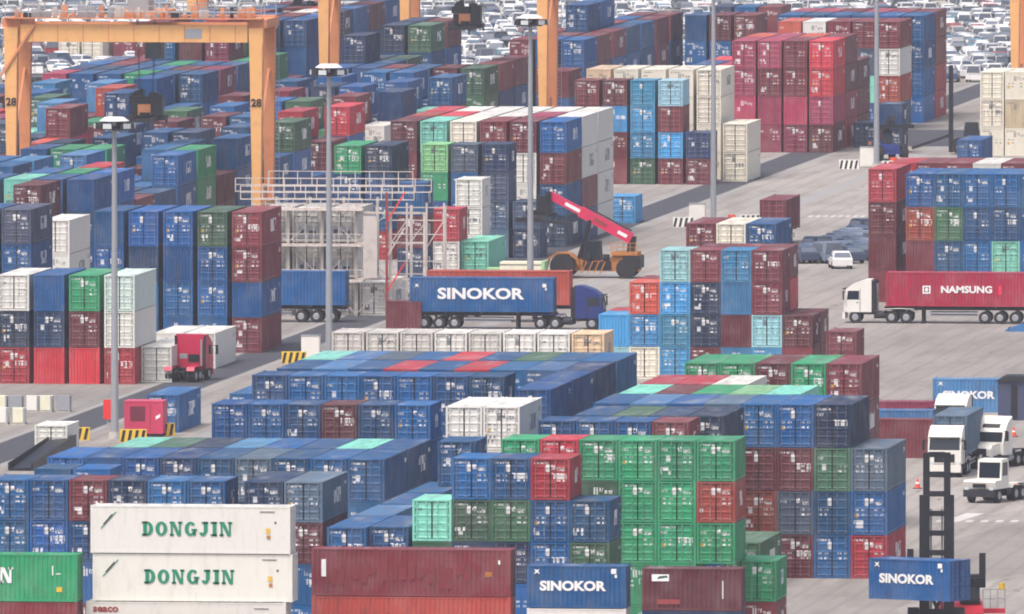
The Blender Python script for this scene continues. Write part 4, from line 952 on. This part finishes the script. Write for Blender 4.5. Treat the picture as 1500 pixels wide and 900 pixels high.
# site cabin, cream and pale green
t = thing('site_cabin', 'cream cabin with pale green ends beside the reach stacker', 'cabin', tuple(G(732, 418)))
m = M(); m.box(0, 0, .2, 3.7, 2.4, 1.75); m.box(0, 0, 1.84, 3.7, 2.4, 2.05); part('wall', m, CREAMP, t); m = M(); m.box(0, .04, 1.75, 3.7, 2.36, 1.84); part('groove', m, DARK, t); m = M(); m.box(3.7, -.02, .2, 4.0, 2.42, 2.1); part('end_panel', m, LIMEP, t); m = M(); m.box(-1.2, .3, 0, 0, 2.2, 1.5); part('annex', m, LIMEP, t)
m = M(); m.box(2.3, -.03, .7, 2.75, 0, 1.35); part('window', m, GLASS, t); m = M(); m.box(0, .1, 0, 3.9, 2.3, .2); part('skid', m, DARK, t)

# ------------------------------------------------------------------ reach stacker with the pink boom
rs = G(814, 408); t = thing('reach_stacker', 'orange reach stacker with a long raised pink boom', 'reach stacker', tuple(rs))
for s in (0, 3.4):
    for x, r_ in ((.6, .95), (6.3, .9)):
        if x < 1: wheel(t, x, s, r_ + .15, .8, STEEL)
        else: wheel(t, x, s + (.2 if s == 0 else -.2), r_, .6, STEEL)
m = M(); m.prism([(-.2, .7), (7.3, .6), (7.5, 1.0), (7.4, 2.1), (5.2, 2.2), (4.6, 1.6), (2.6, 1.5), (1.4, 1.9), (.2, 1.9)], .55, 2.85); part('body', m, AMBER, t)
m = M(); m.prism([(-.75, .9), (-.5, 1.75), (.2, 2.2), (1.2, 2.2), (1.85, 1.7), (2.0, 1.2), (2.15, 1.2), (1.95, 1.85), (1.25, 2.36), (.15, 2.36), (-.62, 1.85), (-.9, .9)], -.42, .42); part('mudguard', m, AMBER, t)
m = M(); m.box(2.4, .35, .75, 4.9, .54, 1.5); m.box(2.7, .30, 1.6, 3.1, .5, 2.3); m.box(4.2, .35, 1.6, 4.8, .52, 2.15); part('side_locker', m, BLACKP, t); m = M(); rail_line(m, (4.9, .4, 2.36), (7.2, .4, 2.36), 4, .8); part('handrail', m, AMBER, t)
for k in range(4): m = M(); m.beam((2.3 + .55 * k, .28, .5), (2.75 + .55 * k, .28, 1.5), .1); part('ladder_rail', m, AMBER, t)
m = M(); m.box(6.0, .1, .9, 7.55, 3.3, 2.0); part('counterweight', m, BLACKP, t); m = M(); m.box(4.9, .3, 2.05, 7.3, 3.1, 2.35); part('engine_deck', m, AMBER, t)
cb = part('cab', M().prism([(2.2, 1.5), (4.0, 1.5), (3.9, 3.3), (2.5, 3.35)], .75, 2.1), BLACKP, t)
m = M(); m.quad((2.18, .9, 1.8), (2.18, 1.95, 1.8), (2.44, 1.95, 3.2), (2.44, .9, 3.2)); part('windscreen', m, GLASS, cb); m = M(); m.quad((2.5, .74, 1.8), (3.9, .74, 1.8), (3.85, .74, 3.2), (2.6, .74, 3.2)); part('side_window', m, GLASS, cb)
P0, P1 = np.array([6.6, 1.7, 3.5]), np.array([-.8, 1.7, 7.4]); Pm = P0 + (P1 - P0) * .62
m = M(); m.beam(P0, Pm, .8, .95); bm = part('boom', m, PINKP, t); m = M(); m.beam(P0 + (P1 - P0) * .55, P1, .58, .7); part('inner_boom', m, PINKP, t)
dB = (P1 - P0) / np.linalg.norm(P1 - P0); nB = np.array([dB[2], 0, -dB[0]]); nB = nB if nB[2] > 0 else -nB
for a_, b_, mt in ((.05, .16, WHITEMARK), (.62, .80, WHITEMARK), (.3, .45, RUSTMARK)):
    m = M(); m.beam(P0 + (P1 - P0) * a_ + np.array([0, -.43 if a_ < .5 else -.31, 0]), P0 + (P1 - P0) * b_ + np.array([0, -.43 if a_ < .5 else -.31, 0]), .04, .3); part('boom_marking', m, mt, bm)
for s in (-.2, .2): m = M(); m.tube(P0 + (P1 - P0) * .04 + nB * .62 + np.array([0, s, 0]), P0 + (P1 - P0) * .6 + nB * .62 + np.array([0, s, 0]), .06, 6); part('hydraulic_hose', m, BLACKP, bm)
m = M(); m.box(-.25, -.2, -.25, .25, 1.1, .25); m.v = [tuple(np.array(v) + P1 + np.array([0, -.45, 0])) for v in m.v]; part('boom_nose', m, BLACKP, bm)
m = M(); m.beam(P0 + [-.1, 0, -1.4], P0 + [.1, 0, 0.2], .7, .5); part('boom_pivot', m, BLACKP, t)
for s in (-.6, .6): m = M(); m.tube((1.9, 1.7 + s, 1.6), tuple(P0 + (P1 - P0) * .5 + np.array([0, s * .8, -.3])), .17, 10); part('lift_cylinder', m, BLACKP, t)
m = M(); m.box(P1[0] - 1.1, 1.2, 5.9, P1[0] + .2, 2.2, 7.3); part('rotator', m, BLACKP, t)
m = M(); m.box(-2.6, -4.2, 5.2, -1.4, 7.6, 5.6); m.box(-3.1, -4.4, 5.2, -.8, -4.0, 5.55); m.box(-3.1, 7.4, 5.2, -.8, 7.8, 5.55); m.box(-2.8, .9, 5.6, -.6, 2.5, 6.0); part('spreader', m, BLACKP, t)
m = M(); m.beam((-3.6, 0, 5.3), (1.4, 0, 4.9), .3); part('spreader_arm', m, DARK, t)

# ------------------------------------------------------------------ empty-container handler, lower right
ph = G(1372, 930)
t = thing('container_handler', 'red container handler with a tall black ladder-like mast', 'container handler', tuple(ph), R(-82))
# local +X forward (towards the load), mast at x = 0
for s in (-1, 1):
    m = M(); m.box(-.18, s * .84 - .26, .3, .22, s * .84 + .26, 8.9); part('outer_mast', m, BLACKP, t); m = M(); m.box(-.1, s * .66 - .21, .5, .14, s * .66 + .21, 11.6); part('inner_mast', m, BLACKP, t)
    wheel(t, -.9, s * 1.45, .85, .7, STEEL); wheel(t, -4.3, s * 1.2, .7, .5, STEEL)
    m = M(); m.tube((-.3, s * .35, .8), (-.3, s * .35, 8.0), .06, 8); part('lift_cylinder', m, STEEL, t)
for k in range(9): z = 1.3 + k * 1.25; m = M(); m.box(-.09, -.52, z, .13, .52, z + .34); part('mast_rung', m, BLACKP, t)
for s in (-1, 1): m = M(); m.beam((-.02, s * .5, .6), (-.02, -s * .3, 2.4), .22); part('mast_brace', m, BLACKP, t)
m = M(); m.prism([(-5.2, .6), (-.6, .6), (-.5, 1.3), (-1.6, 1.9), (-5.2, 2.0)], .3, 3.0); part('body', m, REDP, t)
cb = part('cab', M().prism([(-3.0, 1.95), (-1.3, 1.95), (-1.45, 3.7), (-2.9, 3.7)], 1.55, 2.8), BLACKP, t); m = M(); m.quad((-1.29, 1.65, 2.1), (-1.29, 2.7, 2.1), (-1.42, 2.7, 3.6), (-1.42, 1.65, 3.6)); part('windscreen', m, GLASS, cb)
m = M(); rail_line(m, (-1.3, 3.0, 1.6), (-1.3, 4.4, 1.6), 3, 1.2); part('handrail', m, STEEL, t); m = M(); m.box(-1.5, 3.0, 1.3, -.8, 4.4, 1.6); part('step_deck', m, REDP, t)
m = M(); m.tube((-1.3, 4.2, 2.8), (-1.3, 4.2, 3.2), .2, 8); part('beacon', m, YELLOWP, t)
m = M(); m.box(-5.4, .35, .7, -5.2, 2.95, 1.9); part('counterweight', m, DARK, t)
m = M(); m.box(.24, -.95, 3.0, .5, .95, 4.9); m.box(.5, -1.6, 4.2, .75, 1.6, 4.6); part('carriage', m, BLACKP, t)
fwd = np.array([math.cos(R(-82)), math.sin(R(-82)), 0]); c_ = ph + fwd * 2.75
u_ = G(1347, 846, 3.7); c_[0] = u_[0] + (c_[1] - u_[1]) * (u_[0] / u_[1])
loose_box(None, 'b', L20, SD, math.pi / 2 - R(26), 2.42, 'blue lettered box held up by the red handler, lower right', 'sinokor20', c_)
m = M(); m.beam((.6, 2.3, 3.4), (.2, 2.9, 3.4), .5, .5); m.box(-.1, 2.7, 3.0, .25, 3.1, 5.2); part('side_clamp', m, BLACKP, t)
m = M(); m.box(.5, -1.9, 4.9, .8, -1.5, 5.5); part('guide_post', m, BLACKP, t)
# ------------------------------------------------------------------ white tractors and boxes at the right edge
WT = plain('white_cab_dirty', (232, 230, 222), .4, 0, .25, 1.5, (.35, .33, .3))
a = G(1384, 700); tractor(a + np.array([0, 2.4, 0]), R(-91), 'white cab-over tractor pulling a grey box, behind the mast', WT); loose_box(None, 's', L40, HC, 0, 1.46, 'grey box behind the white cab-over at right', 'plain', a + np.array([.05, 9.3, 0]))
trailer(a + np.array([.05, 15.4, 0]), R(-90), 'trailer under the grey box at the right')
a = G(1438, 690); tractor(a + np.array([.4, 5.0, 0]), R(-108), 'white long-nosed tractor between two other white tractors', WT, conventional=True)
a = G(1443, 738); tractor(a + np.array([.2, 2.6, 0]), R(-106), 'low white terminal tractor with a large windscreen, lower right', WT, terminal=True)
a = G(1500, 662); tractor(a + np.array([1.6, 2.6, 0]), R(-100), 'white tractor cut by the right edge of the photo', WT, terminal=True)
a = G(1394, 652); tractor(a + np.array([0, 3, 0]), R(-95), 'white tractor parked in front of the pale blue lettered box', WT)
# maroon long box with two lower roofs behind, right of the right stacks
for i, (x, y_, cd_, lab) in enumerate(((1366, 672, 'm', 'maroon box lying crosswise behind the right stacks'), (1366, 656, 'x', 'steel blue box roof behind the crosswise maroon box'), (1366, 641, 'p', 'crimson box roof behind the steel blue one'))):
    loose_box(None, cd_, L40, HC - .1 * i, math.pi / 2, 0, lab, 'plain', G(x, y_) + np.array([-L40 / 2, 1.4, 0]))
loose_box(None, 'x', L20, SD, math.pi / 2, 0, 'pale blue lettered box at the right edge behind white tractors', 'sinokor20', G(1366, 604) + np.array([L20 / 2, 1.3, 0]))
p = G(1462, 616); t = thing('dark_shed', 'dark navy machine shed at the right edge behind the tractors', 'shed', tuple(p)); m = M(); m.box(0, 0, 0, 8, 3, 3.0); part('wall', m, plain('navy_shed', (66, 74, 104), .6, 0, .3), t); m = M(); m.prism([(-.2, 3.0), (8.2, 3.0), (8.0, 3.4), (.4, 3.4)], -.2, 3.2); part('roof', m, DARK, t); m = M(); m.box(1.0, -.03, .1, 1.5, 0, 2.7); part('door', m, BLACKP, t)
for i, (x, y_) in enumerate(((1488, 724), (1485, 640), (1344, 716))):
    t = thing('traffic_cone', ('orange cone beside the low white tractor', 'orange cone at the right edge among the tractors', 'orange cone left of the tall mast')[i], 'cone', tuple(G(x, y_)))
    m = M(); m.tube((0, 0, .05), (0, 0, .75), .22, 10, .05); part('cone_body', m, ORNG, t); m = M(); m.box(-.32, -.32, 0, .32, .32, .05); part('base', m, BLACKM, t); m = M(); m.tube((0, 0, .35), (0, 0, .48), .152, 10, .12, False); part('band', m, WHITEMARK, t)
a = G(1472, 486); t = thing('tarpaulin_roll', 'small blue covered bundle on the apron below the crimson box', 'bundle', tuple(a)); m = M(); m.prism([(0, 0), (3.2, 0), (3.0, .5), (2.2, .8), (.8, .45), (.1, .2)], 0, 1.6); part('cover', m, plain('blue_cover', (62, 118, 176)), t); m = M(); m.box(.3, -.02, .05, .36, 1.62, .35); part('strap', m, DARK, t)
# far empty handler with tall dark mast, upper right
pf = G(1393, 226); t = thing('container_handler', 'distant dark container handler with a tall straight mast, upper right', 'container handler', tuple(pf), R(190))
for s in (-1, 1): m = M(); m.box(-.2, s * .4 - .18, .2, .2, s * .4 + .18, 9.2); part('mast', m, BLACKP, t); wheel(t, -.9, s * 1.2, .8, .6); wheel(t, -4.0, s * 1.1, .65, .5)
for k in range(5): m = M(); m.box(-.15, -.24, 1 + k * 1.8, .15, .24, 1.4 + k * 1.8); part('mast_rung', m, BLACKP, t)
m = M(); m.prism([(-4.8, .6), (-.5, .6), (-.5, 1.3), (-1.5, 1.8), (-4.8, 1.9)], -1.1, 1.1); part('body', m, BLACKP, t); m = M(); m.prism([(-2.9, 1.85), (-1.3, 1.85), (-1.5, 3.3), (-2.8, 3.3)], -.7, .7); part('cab', m, GLASS, t)
m = M(); m.beam((0, 0, 2.0), (4.0, -.5, .6), .3); part('fork_arm', m, BLACKP, t)
# far reach stacker by the navy boxes
pf = G(1306, 236); t = thing('reach_stacker', 'distant dark reach stacker standing among the navy boxes', 'reach stacker', tuple(pf), R(110))
for s in (-1, 1): wheel(t, 0, s * 1.3, .8, .6, DARK); wheel(t, 4.6, s * 1.2, .75, .5, DARK)
m = M(); m.prism([(-.6, .7), (5.3, .7), (5.4, 1.9), (3.8, 2.0), (1.2, 1.6)], -1.0, 1.0); part('body', m, NAVYP, t); m = M(); m.beam((4.6, 0, 2.4), (-.4, 0, 4.4), .5, .6); part('boom', m, BLACKP, t); m = M(); m.prism([(1.6, 1.6), (3.0, 1.6), (2.9, 3.0), (1.8, 3.0)], -.55, .55); part('cab', m, GLASS, t); m = M(); m.box(-1.4, -2.0, 3.4, -.6, 2.0, 3.8); part('spreader', m, BLACKP, t)
m = M(); m.box(4.4, -1.05, .8, 5.6, 1.05, 1.8); part('counterweight', m, AMBER, t)

# ------------------------------------------------------------------ parked cars
CARP = NT('car_paint'); _o = CARP.n('ShaderNodeObjectInfo'); CARP.l(_o.outputs['Color'], CARP.b.inputs['Base Color']); CARP.b.inputs['Roughness'].default_value = .3; CARP = CARP.m
CARJ = NT('car_paint_joined'); _o = CARJ.n('ShaderNodeAttribute', attribute_type='GEOMETRY', attribute_name='paint'); CARJ.l(_o.outputs['Color'], CARJ.b.inputs['Base Color']); CARJ.b.inputs['Roughness'].default_value = .3; CARJ = CARJ.m
def car_body(van):
    m = M(); w = .9
    low = [(-2.2, .32), (2.2, .3), (2.25, .62), (2.1, .78), (1.2, .95), (-1.9, 1.0), (-2.22, .9)]
    m.prism(low, -w, w)
    top = [(-2.05, .98), (1.15, .94), (.45, 1.48), (-.3, 1.58), (-1.5, 1.52)] if not van else [(-2.2, .98), (1.5, .94), (1.0, 1.85), (.3, 1.95), (-2.15, 1.95)]
    k = len(m.v); n = len(top)
    for s in (-1, 1): m.v += [(x, s * (w - .03 if z < 1.0 else w - .2), z) for x, z in top]
    m.face([k + i for i in range(n)]); m.face([k + n + i for i in range(n)][::-1])
    for i in range(n): m.face((k + i, k + n + i, k + n + (i + 1) % n, k + (i + 1) % n))
    return m, top
def car_glass(top, van):
    m = M(); w = .9
    def P(i, f, s, x): return None
    a, b = (np.array(top[1]), np.array(top[2]))
    for (p, q) in (((top[1]), (top[2])), ((top[4]), (top[0]))):
        p = np.array(p); q = np.array(q); lo, hi = (p, q) if p[1] < q[1] else (q, p); d = np.array([.02 if lo[0] > 0 else -.02, .012])
        l2 = lo + (hi - lo) * .1 + d; h2 = lo + (hi - lo) * .88 + d
        m.quad((l2[0], -.78, l2[1]), (l2[0], .78, l2[1]), (h2[0], .66, h2[1]), (h2[0], -.66, h2[1]))
    zt = 1.42 if not van else 1.75
    for s in (-1, 1):
        f = lambda z: s * (w - .03 - .17 * (z - .96) / ((1.5 if not van else 1.9) - .96) + .012)
        m.quad((-1.6, f(1.05), 1.05), (.85, f(1.05), 1.05), (.4 if not van else .9, f(zt), zt), (-1.4, f(zt), zt))
    return m
def car_wheels(m):
    for x in (-1.35, 1.4):
        for s in (-1, 1): m.tube((x, s * .72, .32), (x, s * .93, .32), .32, 8)
    return m
CARGLASS = plain('car_glass', (96, 106, 120), .1, 0, .1, 2, (.08, .09, .1), .8)  # glass tone set paler, sky reflection put into the base colour
CB = []
for van in (False, True):
    bm_, top = car_body(van); gm_ = car_glass(top, van)
    CB.append((bm_, gm_, bm_.mesh('car_body', (CARP,)), gm_.mesh('car_windows', (CARGLASS,)), car_wheels(M()).mesh('tyres', (TYRE,))))
rcar = random.Random(11)
CARCOL = [(236, 236, 234)] * 16 + [(206, 208, 212)] * 3 + [(60, 64, 72)] * 3 + [(120, 126, 134)] * 2 + [(66, 84, 118), (150, 60, 66), (40, 44, 50), (186, 176, 160), (96, 132, 150)]
cars = []
D0 = 2185.0
for iy in range(60):
    D = D0 + iy * 5.6 + (6.5 if iy % 2 else 0) * 0
    hw = D * 800 / FPX
    if iy % 5 == 4: continue
    nx = int(2 * hw / 2.75)
    for ix in range(nx):
        if rcar.random() < .13: continue
        lat = -hw + ix * 2.75 + rcar.uniform(-.25, .25)
        p = CAM + Fh * D + Rt * lat; p[2] = 0
        ang = (math.pi / 2 if rcar.random() < .72 else -math.pi / 2) + rcar.uniform(-.06, .06) + (-.35 if (iy // 5) % 3 == 1 else 0)
        if (iy // 5) % 3 == 2: ang += .3
        cars.append(dict(p=p, a=ang, c=rcar.choice(CARCOL), van=rcar.random() < .25))
# keep the cars off the stacks and show the visible ones singly
RTGS = None
boxes2 = [corners(SPECS[i]) for i in kept]
occ = {}
for c in boxes2:
    for gx in range(int(c[0] // 10), int(c[1] // 10) + 1):
        for gy in range(int(c[2] // 10), int(c[3] // 10) + 1): occ.setdefault((gx, gy), []).append(c)
def free(p): return not any(c[0] - 3 < p[0] < c[1] + 3 and c[2] - 3 < p[1] < c[3] + 3 for gx in (-1, 0, 1) for gy in (-1, 0, 1) for c in occ.get((int(p[0] // 10) + gx, int(p[1] // 10) + gy), ()))
cars = [c for c in cars if free(c['p'])]
# small lot on the right apron: dark stacked equipment, built as cars
lot = []
for r_ in range(3):
    for k in range(11):
        base = G(1172 + r_ * 34, 386); lot.append(dict(p=base + np.array([k * .05, 1 + k * 5.4, 0]), a=math.pi / 2 + .5, c=rcar.choice(((66, 78, 104), (90, 104, 130), (124, 136, 156), (46, 58, 84))), van=rcar.random() < .3, lot=(r_, k)))
lot.append(dict(p=G(1231, 393), a=math.pi / 2 + .2, c=(238, 238, 236), van=False, lot=(9, 0)))
idbuf[:] = np.where(idbuf >= 0, -2, -1)
n_c = len(cars)
raster([(i + 10, (c['p'][0] - 1.2, c['p'][0] + 1.2, c['p'][1] - 1.2, c['p'][1] + 1.2, .3, 1.5)) for i, c in enumerate(cars)])
cnt = np.bincount(idbuf[idbuf >= 10] - 10, minlength=n_c)
for i, c in enumerate(cars): c['vis'] = int(cnt[i]); c['px'] = PX(c['p'])
vis = sorted([c for c in cars if c['vis'] > 10], key=lambda c: -c['vis'])[:262]; vset = {id(c) for c in vis}
print('CARS', n_c, 'visible', sum(1 for c in cars if c['vis'] > 0), 'single', len(vis))
def cname(c): 
    r, g, b = c
    return 'white' if min(c) > 220 else 'silver' if min(c) > 195 else 'black' if max(c) < 80 else 'red' if r > g + 50 else 'beige' if r > b + 20 else 'blue' if b > r + 25 else 'grey'
def build_car(c, label, group):
    k = 1 if c['van'] else 0
    o = thing('parked_car', label, 'car', tuple(c['p']), c['a'], group); cl = (*srgb(*c['c']), 1)
    link('body', CB[k][2], o, color=cl); link('windows', CB[k][3], o); link('tyres', CB[k][4], o)
# name each car by where it stands: patches of the car park seen between named things, then rows and places inside
ZONES = [(0, 60, 'left of the near crane leg'), (60, 420, 'under the near crane beam'), (420, 500, 'between two crane legs, left'), (500, 700, 'left of the middle spreader'), (700, 800, 'beside the third pole head'), (800, 1060, 'above the cream wall'), (1060, 1260, 'above the crimson stacks'), (1260, 1420, 'behind the far blue row'), (1420, 1600, 'at the upper right edge')]
zc = {}
for c in vis:
    z = next((n for a, b, n in ZONES if a <= c['px'][0] < b), 'at the left edge'); c['zone'] = z; zc.setdefault(z, []).append(c)
for z, cs in zc.items():
    rows = sorted({round(c['px'][1] / 8) for c in cs}, reverse=True)
    for r_i, r_ in enumerate(rows):
        line = sorted([c for c in cs if round(c['px'][1] / 8) == r_], key=lambda c: c['px'][0])
        for j, c in enumerate(line):
            build_car(c, '%s %s %s, %s from left, %s line back' % (cname(c['c']), 'van' if c['van'] else 'car', z, ORD[j], ORD[r_i]), 'parked cars in the far car park')
for c in lot:
    r_, k = c['lot']
    build_car(c, 'white car at the front of the small car lot' if r_ == 9 else '%s equipment stack built as a car, %s file of the small lot, %s back' % (cname(c['c']), ('left', 'middle', 'right')[r_], ORD[k] if k < 10 else 'last'), 'parked cars in the small lot')
rest = [c for c in cars if id(c) not in vset]
mj = M(); pc = []; mi = []
for c in rest:
    k = 1 if c['van'] else 0; ca, sa = math.cos(c['a']), math.sin(c['a']); col = (*srgb(*c['c']), 1)
    for src, mt in ((CB[k][0], 0), (CB[k][1], 1)):
        n0 = len(mj.v); mj.v += [(c['p'][0] + x * ca - y_ * sa, c['p'][1] + x * sa + y_ * ca, z) for x, y_, z in src.v]
        mj.cur = mt
        for f in src.f: mj.face([n0 + i for i in f]); pc.append(col)
me = mj.mesh('distant_cars', (CARJ, CARGLASS)); at = me.attributes.new('paint', 'FLOAT_COLOR', 'FACE'); at.data.foreach_set('color', np.array(pc, np.float32).ravel())
tag(link('distant_cars', me), 'mass of distant parked cars, mostly white, filling the far car park', 'cars', None, 'stuff')

# ------------------------------------------------------------------ haze: even pale air round the camera and the whole yard
hz = M(); hz.box(-2220, -420, -1.5, 1820, 5020, 84)
hm = bpy.data.materials.new('pale_haze'); hm.use_nodes = True; hn = hm.node_tree; hn.nodes.remove(hn.nodes['Principled BSDF'])
pv = hn.nodes.new('ShaderNodeVolumePrincipled'); pv.inputs['Color'].default_value = (.86, .9, .98, 1); pv.inputs['Density'].default_value = HAZE; pv.inputs['Anisotropy'].default_value = .2
hn.links.new(pv.outputs[0], hn.nodes['Material Output'].inputs['Volume'])
hob = link('haze', hz.mesh('haze', (hm,))); tag(hob, 'thin pale haze over the whole yard', None, None, 'stuff')
